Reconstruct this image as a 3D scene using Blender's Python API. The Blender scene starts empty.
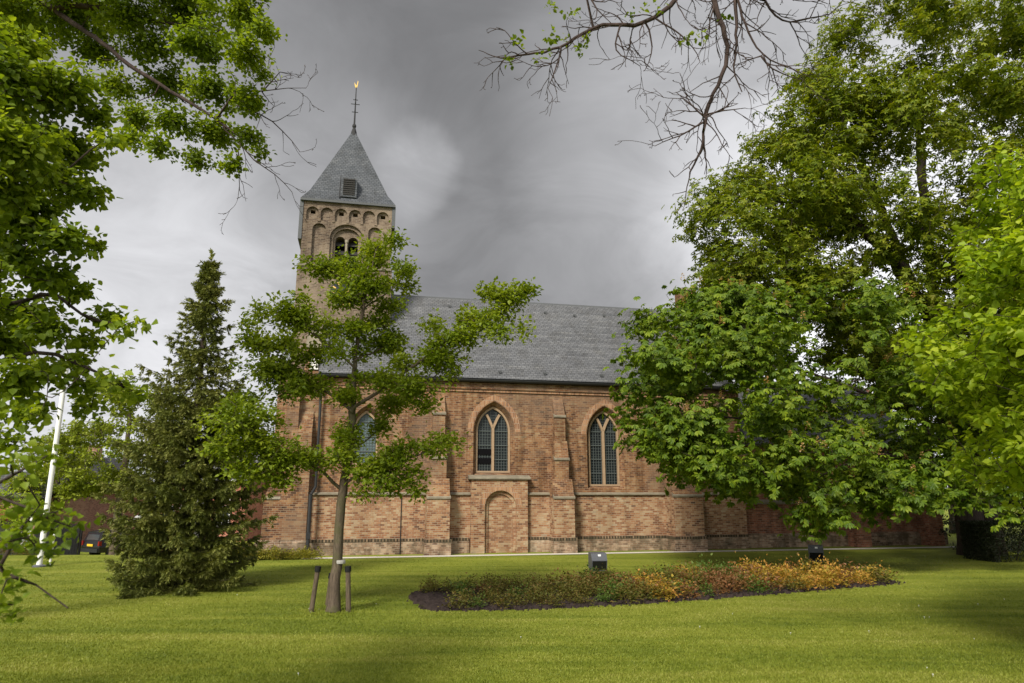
import bpy, bmesh, math, random
import numpy as np
from mathutils import Vector, Matrix
R_ = math.radians
SC = bpy.context.scene
COL = SC.collection

# ------------------------------------------------------------------ camera
FPX, PITCH, CAMH = 700.0, R_(12.37), 2.3
cam = bpy.data.cameras.new('camera'); camo = bpy.data.objects.new('camera', cam); COL.objects.link(camo)
cam.sensor_width = 36; cam.lens = FPX / 1024 * 36; cam.clip_start = 0.05; cam.clip_end = 3000
camo.location = (0, 0, CAMH); camo.rotation_euler = (math.pi / 2 + PITCH, 0, 0)
cam.dof.use_dof = True; cam.dof.focus_distance = 24; cam.dof.aperture_fstop = 4.0
SC.camera = camo
_F = np.array([0, math.cos(PITCH), math.sin(PITCH)]); _U = np.array([0, -math.sin(PITCH), math.cos(PITCH)])
_C = np.array([0, 0, CAMH])
def ray(x, y): return _F + (x - 512) / FPX * np.array([1., 0, 0]) + (341.5 - y) / FPX * _U
def G(x, y, z=0.0):
    r = ray(x, y); return _C + r * ((z - CAMH) / r[2])
def P(x, y, Y):
    r = ray(x, y); return _C + r * (Y / r[1])

# ------------------------------------------------------------------ sky, sun, exposure
SUN = Vector((-0.43, -0.88, 0.80)).normalized()
W = bpy.data.worlds.new('World'); SC.world = W; W.use_nodes = True
nt = W.node_tree; nt.nodes.clear()
class NT:
    """tiny node helper"""
    def __init__(s, t): s.t = t
    def n(s, typ, **kw):
        nd = s.t.nodes.new(typ)
        for k, v in kw.items(): setattr(nd, k, v)
        return nd
    def link(s, a, b): s.t.links.new(a, b)
    def put(s, sock, v):
        if isinstance(v, bpy.types.NodeSocket): s.link(v, sock)
        elif v is not None: sock.default_value = v
    def math(s, op, a, b=None, c=None, clamp=False):
        nd = s.n('ShaderNodeMath', operation=op, use_clamp=clamp)
        for i, v in enumerate((a, b, c)):
            if v is not None: s.put(nd.inputs[i], v)
        return nd.outputs[0]
    def vmath(s, op, a, b=None, out=0):
        nd = s.n('ShaderNodeVectorMath', operation=op)
        s.put(nd.inputs[0], a)
        if b is not None: s.put(nd.inputs[1], b)
        return nd.outputs[out]
    def rng(s, v, a, b, c, d, smooth=True):
        nd = s.n('ShaderNodeMapRange', interpolation_type='SMOOTHSTEP' if smooth else 'LINEAR')
        s.put(nd.inputs[0], v)
        for i, q in enumerate((a, b, c, d)): s.put(nd.inputs[i + 1], q)
        return nd.outputs[0]
    def mix(s, f, a, b, mode='MIX'):
        nd = s.n('ShaderNodeMix', data_type='RGBA', blend_type=mode)
        s.put(nd.inputs[0], f)
        for i, q in ((6, a), (7, b)):
            if isinstance(q, (tuple, list)): q = tuple(q) + ((1,) if len(q) == 3 else ())
            s.put(nd.inputs[i], q)
        return nd.outputs[2]
    def noise(s, vec, scale, detail=4, rough=.55, dist=0):
        nd = s.n('ShaderNodeTexNoise'); s.put(nd.inputs['Vector'], vec)
        nd.inputs['Scale'].default_value = scale; nd.inputs['Detail'].default_value = detail
        nd.inputs['Roughness'].default_value = rough; nd.inputs['Distortion'].default_value = dist
        return nd.outputs['Fac']
    def ramp(s, f, stops, interp='LINEAR'):
        nd = s.n('ShaderNodeValToRGB'); s.put(nd.inputs[0], f); cr = nd.color_ramp; cr.interpolation = interp
        while len(cr.elements) < len(stops): cr.elements.new(.5)
        for e, (p, c) in zip(cr.elements, stops): e.position = p; e.color = tuple(c) + (1,) if len(c) == 3 else c
        return nd.outputs[0]
w = NT(nt)
tc = w.n('ShaderNodeTexCoord').outputs['Generated']
sky = w.n('ShaderNodeTexSky', sky_type='NISHITA'); sky.sun_disc = False
sky.sun_elevation = math.asin(SUN.z); sky.sun_rotation = math.atan2(SUN.x, SUN.y)
sep = w.n('ShaderNodeSeparateXYZ'); w.link(tc, sep.inputs[0])
zz = w.math('ADD', w.math('MAXIMUM', sep.outputs[2], 0.0), 0.22)
pc = w.n('ShaderNodeCombineXYZ')
w.link(w.math('DIVIDE', sep.outputs[0], zz), pc.inputs[0]); w.link(w.math('DIVIDE', sep.outputs[1], zz), pc.inputs[1])
n1 = w.noise(pc.outputs[0], 1.1, 6, .55, .6); n2 = w.noise(pc.outputs[0], 2.6, 9, .58, .9)
back = w.rng(sep.outputs[1], 0.15, -0.45, 0.0, 1.0)
val = w.math('ADD', 0.192, w.math('MULTIPLY', back, .70))
wrp = w.n('ShaderNodeTexNoise'); w.link(tc, wrp.inputs['Vector']); wrp.inputs['Scale'].default_value = 5.0; wrp.inputs['Detail'].default_value = 5
tcw = w.vmath('ADD', tc, w.vmath('MULTIPLY', w.vmath('SUBTRACT', wrp.outputs['Color'], (.5, .5, .5)), (.16, .16, .16)))
tcw = w.vmath('NORMALIZE', tcw)
def lobe(px, py, deg, amp, soft=0.0):
    d = ray(px, py); d = d / np.linalg.norm(d)
    dt = w.vmath('DOT_PRODUCT', tcw, tuple(d), out=1)
    return w.math('MULTIPLY', w.rng(dt, math.cos(R_(deg)), math.cos(R_(soft)), 0, 1), amp)
for a in ((30, 450, 30, .30), (120, 260, 26, .10), (840, 60, 26, .22), (408, 168, 4.2, .11), (400, 185, 9, .03), (960, 340, 25, .55)):
    val = w.math('ADD', val, lobe(*a))
for a in ((500, 120, 26, -.015), (640, 330, 18, .08)):
    val = w.math('ADD', val, lobe(*a))
tex = w.math('ADD', w.math('MULTIPLY', w.rng(n1, .25, .75, 0, 1), .14), w.math('MULTIPLY', w.rng(n2, .28, .72, 0, 1), .27))
val = w.math('MULTIPLY', val, w.math('ADD', tex, .80))
val = w.math('MULTIPLY', val, 10.0)
ccol = w.n('ShaderNodeCombineXYZ')
for i, k in enumerate((.98, .985, 1.02)): w.link(w.math('MULTIPLY', val, k), ccol.inputs[i])
cover = w.rng(w.math('ADD', n1, w.math('MULTIPLY', back, -.22)), .05, .20, .6, 1.0)
scol = w.mix(cover, sky.outputs[0], ccol.outputs[0])
bg = w.n('ShaderNodeBackground'); bg.inputs[1].default_value = 0.1; w.link(scol, bg.inputs[0])
w.link(bg.outputs[0], w.n('ShaderNodeOutputWorld').inputs[0])
sl = bpy.data.lights.new('sun', 'SUN'); slo = bpy.data.objects.new('sun', sl); COL.objects.link(slo)
sl.energy = 3.8; sl.angle = R_(13); sl.color = (1, .93, .80)
slo.rotation_euler = SUN.to_track_quat('Z', 'Y').to_euler(); slo.location = (-20, -20, 30)
SC.view_settings.view_transform = 'Standard'; SC.view_settings.look = 'None'
SC.view_settings.exposure = 0.40; SC.view_settings.gamma = 1.0; SC.view_settings.use_curve_mapping = False
SC.render.engine = 'CYCLES'
SC.cycles.max_bounces = 5; SC.cycles.diffuse_bounces = 3; SC.cycles.transmission_bounces = 3
SC.cycles.use_denoising = True

# ------------------------------------------------------------------ materials
MATS = {}
def newmat(name):
    m = bpy.data.materials.new(name); m.use_nodes = True; MATS[name] = m
    t = NT(m.node_tree); b = m.node_tree.nodes['Principled BSDF']
    return m, t, b
def plain(name, c, rough=.6, spec=.3, metal=0., noise=0., nscale=20., emit=None):
    m, t, b = newmat(name)
    if noise:
        co = t.n('ShaderNodeTexCoord').outputs['Object']
        f = t.noise(co, nscale, 5)
        col = t.mix(f, tuple(x * (1 - noise) for x in c), tuple(min(1, x * (1 + noise)) for x in c))
        t.link(col, b.inputs['Base Color'])
    else: b.inputs['Base Color'].default_value = tuple(c) + (1,)
    b.inputs['Roughness'].default_value = rough; b.inputs['Specular IOR Level'].default_value = spec
    b.inputs['Metallic'].default_value = metal
    return m
def bricks(name, stops, mortar, bw=.215, bh=.078, mw=.013, stain=(.30, .25, .2), stain_amt=.5, moss=0.0, rough=.9, bump=.35, seed=0.0, patch=None, mix_amt=0.60, course=0.0):
    """running bond laid out in metres on the UV map, each brick its own colour"""
    m, t, b = newmat(name)
    uv = t.n('ShaderNodeUVMap').outputs[0]
    s = t.n('ShaderNodeSeparateXYZ'); t.link(uv, s.inputs[0])
    co = t.n('ShaderNodeTexCoord').outputs['Object']
    wob = t.math('MULTIPLY', t.math('SUBTRACT', t.noise(co, .9, 2), .5), .05)
    vv = t.math('DIVIDE', t.math('ADD', s.outputs[1], wob), bh); row = t.math('FLOOR', vv)
    rr = t.n('ShaderNodeTexWhiteNoise', noise_dimensions='1D'); t.put(rr.inputs['W'], row)
    uu = t.math('ADD', t.math('DIVIDE', s.outputs[0], bw), t.math('ADD', t.math('MULTIPLY', t.math('MODULO', row, 2), .5), t.math('MULTIPLY', rr.outputs[0], .22)))
    cl = t.math('FLOOR', uu)
    cb = t.n('ShaderNodeCombineXYZ'); t.link(cl, cb.inputs[0]); t.link(row, cb.inputs[1]); cb.inputs[2].default_value = seed
    wn = t.n('ShaderNodeTexWhiteNoise', noise_dimensions='3D'); t.link(cb.outputs[0], wn.inputs['Vector'])
    big = t.noise(co, .55, 4, .6); mid = t.noise(co, 2.6, 4, .65, .4)
    sel = t.math('ADD', t.math('MULTIPLY', wn.outputs[0], mix_amt), t.math('MULTIPLY', t.rng(t.math('ADD', t.math('MULTIPLY', big, .6), t.math('MULTIPLY', mid, .4)), .3, .7, 0, 1), 1 - mix_amt))
    if course: sel = t.math('ADD', t.math('MULTIPLY', sel, 1 - course), t.math('MULTIPLY', rr.outputs[0], course))
    col = t.ramp(sel, stops)
    fine = t.noise(co, 38, 3, .7)
    col = t.mix(.5, col, t.ramp(fine, [(.25, (.35, .33, .32)), (.75, (.66, .66, .66))]), 'OVERLAY')
    fx = t.math('FRACT', uu); fy = t.math('FRACT', vv)
    ex = t.math('MULTIPLY', t.math('MINIMUM', fx, t.math('SUBTRACT', 1, fx)), bw)
    ey = t.math('MULTIPLY', t.math('MINIMUM', fy, t.math('SUBTRACT', 1, fy)), bh)
    mo = t.rng(t.math('MINIMUM', ex, ey), mw * .35, mw * .8, 1, 0)
    mcol = t.mix(mid, tuple(x * .6 for x in mortar), tuple(min(1, x * 1.15) for x in mortar))
    col = t.mix(mo, col, mcol)
    # weathering: blotches and runs of dirt
    mp = t.n('ShaderNodeMapping'); t.link(co, mp.inputs[0]); mp.inputs['Scale'].default_value = (2.2, 2.2, .35)
    run = t.noise(mp.outputs[0], 1.0, 6, .65, .3)
    st = t.math('MULTIPLY', t.rng(run, .44, .64, 0, 1), stain_amt)
    col = t.mix(st, col, t.mix(.8, col, stain, 'MULTIPLY'))
    if moss:
        mm = t.math('MULTIPLY', t.rng(t.noise(co, 1.6, 5, .7), .42, .62, 0, 1), moss)
        col = t.mix(mm, col, (.045, .042, .026))
    if patch:
        pp = t.rng(t.noise(co, .42, 5, .65, .6), .47, .60, 0, .75)
        col = t.mix(pp, col, t.mix(.6, col, patch))
    t.link(col, b.inputs['Base Color']); b.inputs['Roughness'].default_value = rough; b.inputs['Specular IOR Level'].default_value = .15
    bp = t.n('ShaderNodeBump'); bp.inputs['Strength'].default_value = bump; bp.inputs['Distance'].default_value = .012
    t.link(t.math('SUBTRACT', t.math('MULTIPLY', fine, .5), mo), bp.inputs['Height']); t.link(bp.outputs[0], b.inputs['Normal'])
    return m
UP = bricks('brick_upper', [(.05, (.045, .026, .020)), (.24, (.118, .053, .030)), (.46, (.205, .094, .044)), (.66, (.265, .134, .062)), (.85, (.32, .21, .115)), (1, (.15, .118, .085))], (.31, .24, .165), patch=(.17, .12, .085), seed=1, stain_amt=.7)
LOW = bricks('brick_lower', [(.05, (.075, .04, .028)), (.26, (.205, .092, .048)), (.48, (.305, .152, .078)), (.68, (.36, .23, .13)), (.88, (.42, .32, .21)), (1, (.22, .175, .13))], (.37, .30, .22), seed=2, stain_amt=.35)
PLI = bricks('brick_plinth', [(.1, (.14, .085, .06)), (.4, (.30, .19, .125)), (.65, (.40, .28, .19)), (1, (.46, .36, .27))], (.40, .34, .26), seed=3, moss=.6, stain_amt=.7)
TOW = bricks('brick_tower', [(.05, (.065, .048, .038)), (.35, (.12, .085, .064)), (.6, (.155, .115, .083)), (.85, (.215, .162, .118)), (1, (.19, .16, .13))], (.26, .22, .17), seed=4, stain_amt=.45, patch=(.30, .24, .18))
CHA = bricks('brick_chancel', [(.05, (.12, .05, .035)), (.35, (.27, .10, .06)), (.6, (.38, .15, .085)), (.85, (.44, .22, .13)), (1, (.3, .2, .15))], (.34, .26, .2), seed=5, moss=.3)
ORD = bricks('brick_soldier', [(.1, (.18, .085, .05)), (.5, (.36, .18, .09)), (1, (.44, .27, .15))], (.42, .34, .26), bw=.07, bh=.24, seed=6)
SOL = bricks('brick_teeth', [(.1, (.09, .065, .045)), (.5, (.20, .14, .09)), (1, (.33, .24, .16))], (.055, .045, .032), bw=.125, bh=.40, mw=.055, seed=7, moss=.6, mix_amt=.8)
HBR = bricks('brick_house', [(.1, (.22, .10, .075)), (.5, (.34, .17, .13)), (1, (.42, .24, .19))], (.4, .34, .3), seed=8, stain_amt=.2)
HRD = bricks('brick_house_red', [(.1, (.28, .08, .05)), (.5, (.42, .13, .08)), (1, (.48, .19, .12))], (.4, .32, .28), seed=9, stain_amt=.2)
SLA = bricks('roof_slate', [(.05, (.08, .084, .092)), (.35, (.115, .12, .13)), (.65, (.145, .15, .16)), (.9, (.185, .19, .197)), (1, (.26, .262, .26))], (.045, .048, .052), bw=.20, bh=.135, mw=.014, stain=(.55, .52, .45), stain_amt=.45, rough=.62, bump=.6, seed=10, mix_amt=.55, course=.35)
SLT = bricks('tower_slate', [(.05, (.06, .068, .078)), (.4, (.085, .093, .106)), (.7, (.105, .113, .126)), (1, (.15, .158, .168))], (.035, .04, .045), bw=.17, bh=.12, mw=.013, stain=(.5, .47, .42), stain_amt=.5, rough=.6, bump=.6, seed=11, mix_amt=.55, course=.3)
PAN = bricks('grey_pantile', [(.05, (.06, .062, .065)), (.5, (.11, .112, .115)), (1, (.17, .17, .17))], (.03, .03, .032), bw=.22, bh=.30, mw=.03, rough=.6, seed=12)
RPA = bricks('red_pantile', [(.05, (.28, .09, .05)), (.5, (.38, .13, .07)), (1, (.45, .2, .12))], (.14, .05, .03), bw=.22, bh=.30, mw=.03, rough=.6, seed=13)
STONE = plain('weathered_stone', (.27, .24, .19), .9, .2, noise=.5, nscale=6)
LEDGE = plain('mossy_ledge_stone', (.20, .175, .13), .9, .2, noise=.6, nscale=4)
TRAC = plain('sandstone_tracery', (.34, .24, .155), .85, .2, noise=.25, nscale=8)
WHITE = plain('white_painted_stone', (.74, .72, .68), .7, .3, noise=.12, nscale=5)
PAINT = plain('white_paint', (.80, .80, .79), .45, .4)
GLASS = plain('dark_leaded_glass', (.012, .016, .018), .25, .3, noise=.5, nscale=3)
GLAZ = plain('bluish_glass', (.10, .14, .15), .25, .5, noise=.3, nscale=3)
LEADC = plain('grey_lead_came', (.085, .10, .10), .6, .3)
LEAD = plain('sheet_lead', (.085, .09, .095), .6, .3, noise=.25, nscale=6)
BLACK = plain('dark_interior_black', (.006, .006, .007), .9, .05)  # flat black painted in for the unlit inside of openings
PVC = plain('black_gutter', (.022, .023, .025), .5, .35, noise=.3, nscale=8)
IRON = plain('wrought_iron', (.02, .02, .022), .6, .3)
GOLD = plain('gilding', (.75, .50, .14), .35, .5, metal=.6)
LOUV = plain('old_oak_louvre', (.035, .033, .032), .8, .2, noise=.3)
GREYP = plain('grey_lamp_housing', (.10, .105, .12), .45, .4, noise=.12, nscale=14)
DGLASS = plain('dark_lamp_glass', (.012, .012, .014), .2, .5)
CARB = plain('black_car_paint', (.012, .012, .014), .2, .6)
TYRE = plain('tyre_rubber', (.02, .02, .02), .85, .2)
RIM = plain('alloy_rim', (.4, .4, .42), .35, .5, metal=.7)
RED = plain('red_lens', (.22, .01, .01), .25, .5)
YEL = plain('yellow_plate', (.72, .48, .03), .5, .3)
CGL = plain('car_window', (.05, .06, .065), .08, .6)
BFEN = plain('black_stained_boards', (.018, .018, .019), .7, .2, noise=.4, nscale=7)
GREYW = plain('grey_render', (.25, .245, .24), .85, .2, noise=.15, nscale=3)
def barkmat(name, a, b_, green=None):
    m, t, b = newmat(name)
    co = t.n('ShaderNodeTexCoord').outputs['Object']
    mp = t.n('ShaderNodeMapping'); t.link(co, mp.inputs[0]); mp.inputs['Scale'].default_value = (9, 9, 1.6)
    f = t.noise(mp.outputs[0], 3.0, 6, .65, .6)
    col = t.ramp(f, [(.3, a), (.7, b_)])
    if green: col = t.mix(t.rng(t.noise(co, 2.2, 4), .45, .62, 0, .8), col, green)
    t.link(col, b.inputs['Base Color']); b.inputs['Roughness'].default_value = .9; b.inputs['Specular IOR Level'].default_value = .15
    bp = t.n('ShaderNodeBump'); bp.inputs['Strength'].default_value = .7; bp.inputs['Distance'].default_value = .02
    t.link(f, bp.inputs['Height']); t.link(bp.outputs[0], b.inputs['Normal'])
    return m
BARK = barkmat('bark_grey_brown', (.05, .038, .028), (.15, .115, .085), (.085, .08, .04))
BARKD = barkmat('bark_dark', (.022, .017, .015), (.07, .052, .042))
BARKT = barkmat('bark_twig', (.030, .022, .021), (.085, .06, .054))
TIMB = barkmat('weathered_stake_wood', (.055, .042, .03), (.15, .115, .08), (.075, .075, .035))
STRAP = plain('grey_rubber_strap', (.33, .32, .30), .7, .3)
def leafmat(name, cols, trans=.35, rough=.5, spec=.25, tint=1.15, band=False):
    m, t, b = newmat(name)
    rp = t.n('ShaderNodeNewGeometry').outputs['Random Per Island']
    co = t.n('ShaderNodeTexCoord').outputs['Object']
    if band:
        mp = t.n('ShaderNodeMapping'); t.link(co, mp.inputs[0]); mp.inputs['Rotation'].default_value = (0, 0, R_(-7)); mp.inputs['Scale'].default_value = (.12, .95, 1)
        bn = t.math('ADD', t.math('MULTIPLY', t.noise(mp.outputs[0], 1.0, 4, .6, .5), .6), t.math('MULTIPLY', t.noise(co, .9, 4, .65), .4))
        f = t.math('ADD', t.math('MULTIPLY', rp, .35), t.math('MULTIPLY', t.rng(bn, .36, .64, 0, 1), .65))
    else: f = t.math('ADD', t.math('MULTIPLY', rp, .6), t.math('MULTIPLY', t.rng(t.noise(co, 1.1, 3), .32, .68, 0, 1), .4))
    k = len(cols); col = t.ramp(f, [((i + .15) / (k - .7), c) for i, c in enumerate(cols)])
    t.link(col, b.inputs['Base Color']); b.inputs['Roughness'].default_value = rough; b.inputs['Specular IOR Level'].default_value = spec
    tr = t.n('ShaderNodeBsdfTranslucent')
    t.link(t.mix(1.0, col, (1.25 * tint, 1.2 * tint, .45), 'MULTIPLY'), tr.inputs[0])
    ms = t.n('ShaderNodeMixShader'); ms.inputs[0].default_value = trans
    out = m.node_tree.nodes['Material Output']
    t.link(b.outputs[0], ms.inputs[1]); t.link(tr.outputs[0], ms.inputs[2]); t.link(ms.outputs[0], out.inputs[0])
    return m
L_LIME = leafmat('leaf_lime', [(.08, .13, .010), (.16, .23, .016), (.28, .35, .03)], .5)
L_LIND = leafmat('leaf_linden_bright', [(.16, .255, .012), (.30, .41, .022), (.46, .54, .055)], .48)
L_CHES = leafmat('leaf_chestnut', [(.045, .092, .006), (.112, .182, .010), (.225, .29, .020)], .38)
L_TALL = leafmat('leaf_tall', [(.060, .098, .005), (.120, .170, .008), (.195, .240, .014), (.27, .28, .03)], .42)
L_YOUN = leafmat('leaf_young', [(.10, .155, .010), (.185, .25, .015), (.29, .345, .03)], .45)
L_CONI = leafmat('needle_spruce', [(.07, .092, .018), (.14, .16, .03), (.24, .24, .06)], .12, .6)
L_BACK = leafmat('leaf_back', [(.13, .175, .014), (.22, .275, .022), (.31, .36, .035)], .35)
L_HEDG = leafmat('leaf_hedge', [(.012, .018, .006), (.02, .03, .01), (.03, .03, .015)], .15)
L_OLIV = leafmat('leaf_olive', [(.06, .075, .015), (.11, .115, .02), (.16, .12, .03), (.15, .07, .03)], .3)
L_BRON = leafmat('leaf_bronze', [(.09, .06, .025), (.17, .10, .035), (.26, .11, .05), (.14, .13, .03)], .3)
L_GOLD = leafmat('leaf_gold', [(.15, .13, .025), (.36, .26, .035), (.50, .27, .06), (.36, .12, .05)], .35)
L_GREE = leafmat('leaf_shrub_green', [(.05, .095, .015), (.09, .15, .025), (.14, .18, .04)], .3)
L_YELB = leafmat('leaf_border', [(.12, .14, .02), (.25, .23, .03), (.42, .36, .04)], .3)
BLOS = leafmat('blossom_faded', [(.30, .17, .07), (.48, .30, .13), (.55, .42, .26)], .3)
GRASSB = leafmat('grass_blade', [(.090, .13, .012), (.165, .205, .020), (.24, .265, .038), (.32, .31, .09)], .3, .55, band=True)

# ------------------------------------------------------------------ object helpers
def tag(o, label=None, cat=None, group=None, kind=None):
    if label: o['label'] = label
    if cat: o['category'] = cat
    if group: o['group'] = group
    if kind: o['kind'] = kind
    return o
def empty(name, loc=(0, 0, 0), rz=0.0):
    o = bpy.data.objects.new(name, None); COL.objects.link(o); o.location = loc; o.rotation_euler = (0, 0, rz); o.empty_display_size = .3
    return o
def link(name, me, mat=None, parent=None, loc=None):
    if mat is not None and not me.materials: me.materials.append(mat)
    o = bpy.data.objects.new(name, me); COL.objects.link(o)
    if parent is not None: o.parent = parent
    if loc is not None: o.location = loc
    return o
def auto_uv(me):
    n = len(me.polygons)
    if not n: return
    uv = me.uv_layers.new(name='UVMap') if not me.uv_layers else me.uv_layers[0]
    for p in me.polygons:
        nn = p.normal
        if abs(nn.z) < .98:
            u = Vector((-nn.y, nn.x, 0)).normalized(); v = nn.cross(u)
        else: u = Vector((1, 0, 0)); v = Vector((0, 1, 0))
        for li in p.loop_indices:
            c = me.vertices[me.loops[li].vertex_index].co
            uv.data[li].uv = (c.dot(u), c.dot(v))
class MB:
    """collects boxes, prisms, tubes and lathes into one mesh"""
    def __init__(s): s.v = []; s.f = []
    def add(s, vs, fs):
        o = len(s.v); s.v += [tuple(map(float, q)) for q in vs]; s.f += [tuple(i + o for i in q) for q in fs]; return s
    def box(s, x0, x1, y0, y1, z0, z1):
        return s.add([(x0, y0, z0), (x1, y0, z0), (x1, y1, z0), (x0, y1, z0), (x0, y0, z1), (x1, y0, z1), (x1, y1, z1), (x0, y1, z1)],
                     [(0, 3, 2, 1), (4, 5, 6, 7), (0, 1, 5, 4), (1, 2, 6, 5), (2, 3, 7, 6), (3, 0, 4, 7)])
    def prism_x(s, prof, x0, x1):           # profile in (y,z), any winding
        a = sum(prof[i][0] * prof[(i + 1) % len(prof)][1] - prof[(i + 1) % len(prof)][0] * prof[i][1] for i in range(len(prof)))
        pr = prof if a > 0 else prof[::-1]; n = len(pr)
        return s.add([(x0, y, z) for y, z in pr] + [(x1, y, z) for y, z in pr],
                     [tuple(range(n - 1, -1, -1)), tuple(range(n, 2 * n))] + [(i, (i + 1) % n, n + (i + 1) % n, n + i) for i in range(n)])
    def prism_y(s, prof, y0, y1, prof1=None):  # profile in (x,z); prof1 = outline at y1
        a = sum(prof[i][0] * prof[(i + 1) % len(prof)][1] - prof[(i + 1) % len(prof)][0] * prof[i][1] for i in range(len(prof)))
        p1 = prof1 or prof
        if a < 0: prof = prof[::-1]; p1 = p1[::-1]
        n = len(prof)
        return s.add([(x, y0, z) for x, z in prof] + [(x, y1, z) for x, z in p1],
                     [tuple(range(n)), tuple(range(2 * n - 1, n - 1, -1))] + [((i + 1) % n, i, n + i, n + (i + 1) % n) for i in range(n)])
    def tube(s, a, b, r, n=8, r2=None):
        a = np.array(a, float); b = np.array(b, float); d = b - a; d /= np.linalg.norm(d)
        h = np.array([0, 0, 1.]) if abs(d[2]) < .9 else np.array([1., 0, 0])
        u = np.cross(d, h); u /= np.linalg.norm(u); v = np.cross(d, u)
        vs = [q + rr * (math.cos(2 * math.pi * i / n) * u + math.sin(2 * math.pi * i / n) * v) for q, rr in ((a, r), (b, r if r2 is None else r2)) for i in range(n)]
        return s.add(vs, [(i, n + i, n + (i + 1) % n, (i + 1) % n) for i in range(n)] + [tuple(range(n)), tuple(range(2 * n - 1, n - 1, -1))])
    def lathe(s, c, prof, n=16):
        c = np.array(c, float); vs = [(c[0] + r * math.cos(2 * math.pi * i / n), c[1] + r * math.sin(2 * math.pi * i / n), c[2] + z) for r, z in prof for i in range(n)]
        k = len(prof)
        fs = [(j * n + i, j * n + (i + 1) % n, (j + 1) * n + (i + 1) % n, (j + 1) * n + i) for j in range(k - 1) for i in range(n)]
        return s.add(vs, fs + [tuple(range(n - 1, -1, -1)), tuple(range((k - 1) * n, k * n))])
    def strip(s, pts0, pts1):
        n = len(pts0); return s.add(list(pts0) + list(pts1), [(i, i + 1, n + i + 1, n + i) for i in range(n - 1)])
    def mesh(s, name):
        me = bpy.data.meshes.new(name); me.from_pydata(s.v, [], s.f); me.validate(); me.update(); auto_uv(me); return me
    def build(s, name, mat, parent=None, bevel=0.0, loc=None):
        o = link(name, s.mesh(name), mat, parent, loc)
        if bevel:
            bm = bmesh.new(); bm.from_mesh(o.data); bmesh.ops.bevel(bm, geom=list(bm.edges), offset=bevel, segments=2, affect='EDGES', profile=.6)
            bm.to_mesh(o.data); bm.free(); o.data.update()
        return o
def cut(o, *mbs):
    """subtract closed solids from a part, baked into its mesh"""
    tmp = []
    for mb in mbs:
        c = link('tmp', mb.mesh('tmp')); tmp.append(c)
        md = o.modifiers.new('b', 'BOOLEAN'); md.operation = 'DIFFERENCE'; md.solver = 'EXACT'; md.object = c
    par = o.parent; o.parent = None
    bpy.context.view_layer.update()
    me = bpy.data.meshes.new_from_object(o.evaluated_get(bpy.context.evaluated_depsgraph_get()))
    o.modifiers.clear(); old = o.data; name = old.name; o.data = me; bpy.data.meshes.remove(old); me.name = name
    for c in tmp:
        d = c.data; bpy.data.objects.remove(c); bpy.data.meshes.remove(d)
    auto_uv(me); o.parent = par
def arch(cx, a, z0, zs, h, n=9, pointed=True):
    """outline (x,z): jambs from z0, springing at zs, half width a, rise h"""
    pts = [(cx - a, z0)]
    if pointed:
        R = (a * a + h * h) / (2 * a); th = math.asin(min(1, h / R))
        L = [(cx - a + R - R * math.cos(th * i / n), zs + R * math.sin(th * i / n)) for i in range(n + 1)]
        pts += L + [(2 * cx - x, z) for x, z in L[-2::-1]]
    else:
        pts += [(cx - a * math.cos(math.pi * i / (2 * n)), zs + h * math.sin(math.pi * i / (2 * n))) for i in range(2 * n + 1)]
    return pts + [(cx + a, z0)]
def arch_top(x, cx, a, zs, h):
    R = (a * a + h * h) / (2 * a); d = abs(x - cx)
    return zs + math.sqrt(max(0, R * R - (d + R - a) ** 2))
def ringpath(outline, c, s_in, y0, y1, mb):
    pass

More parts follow.
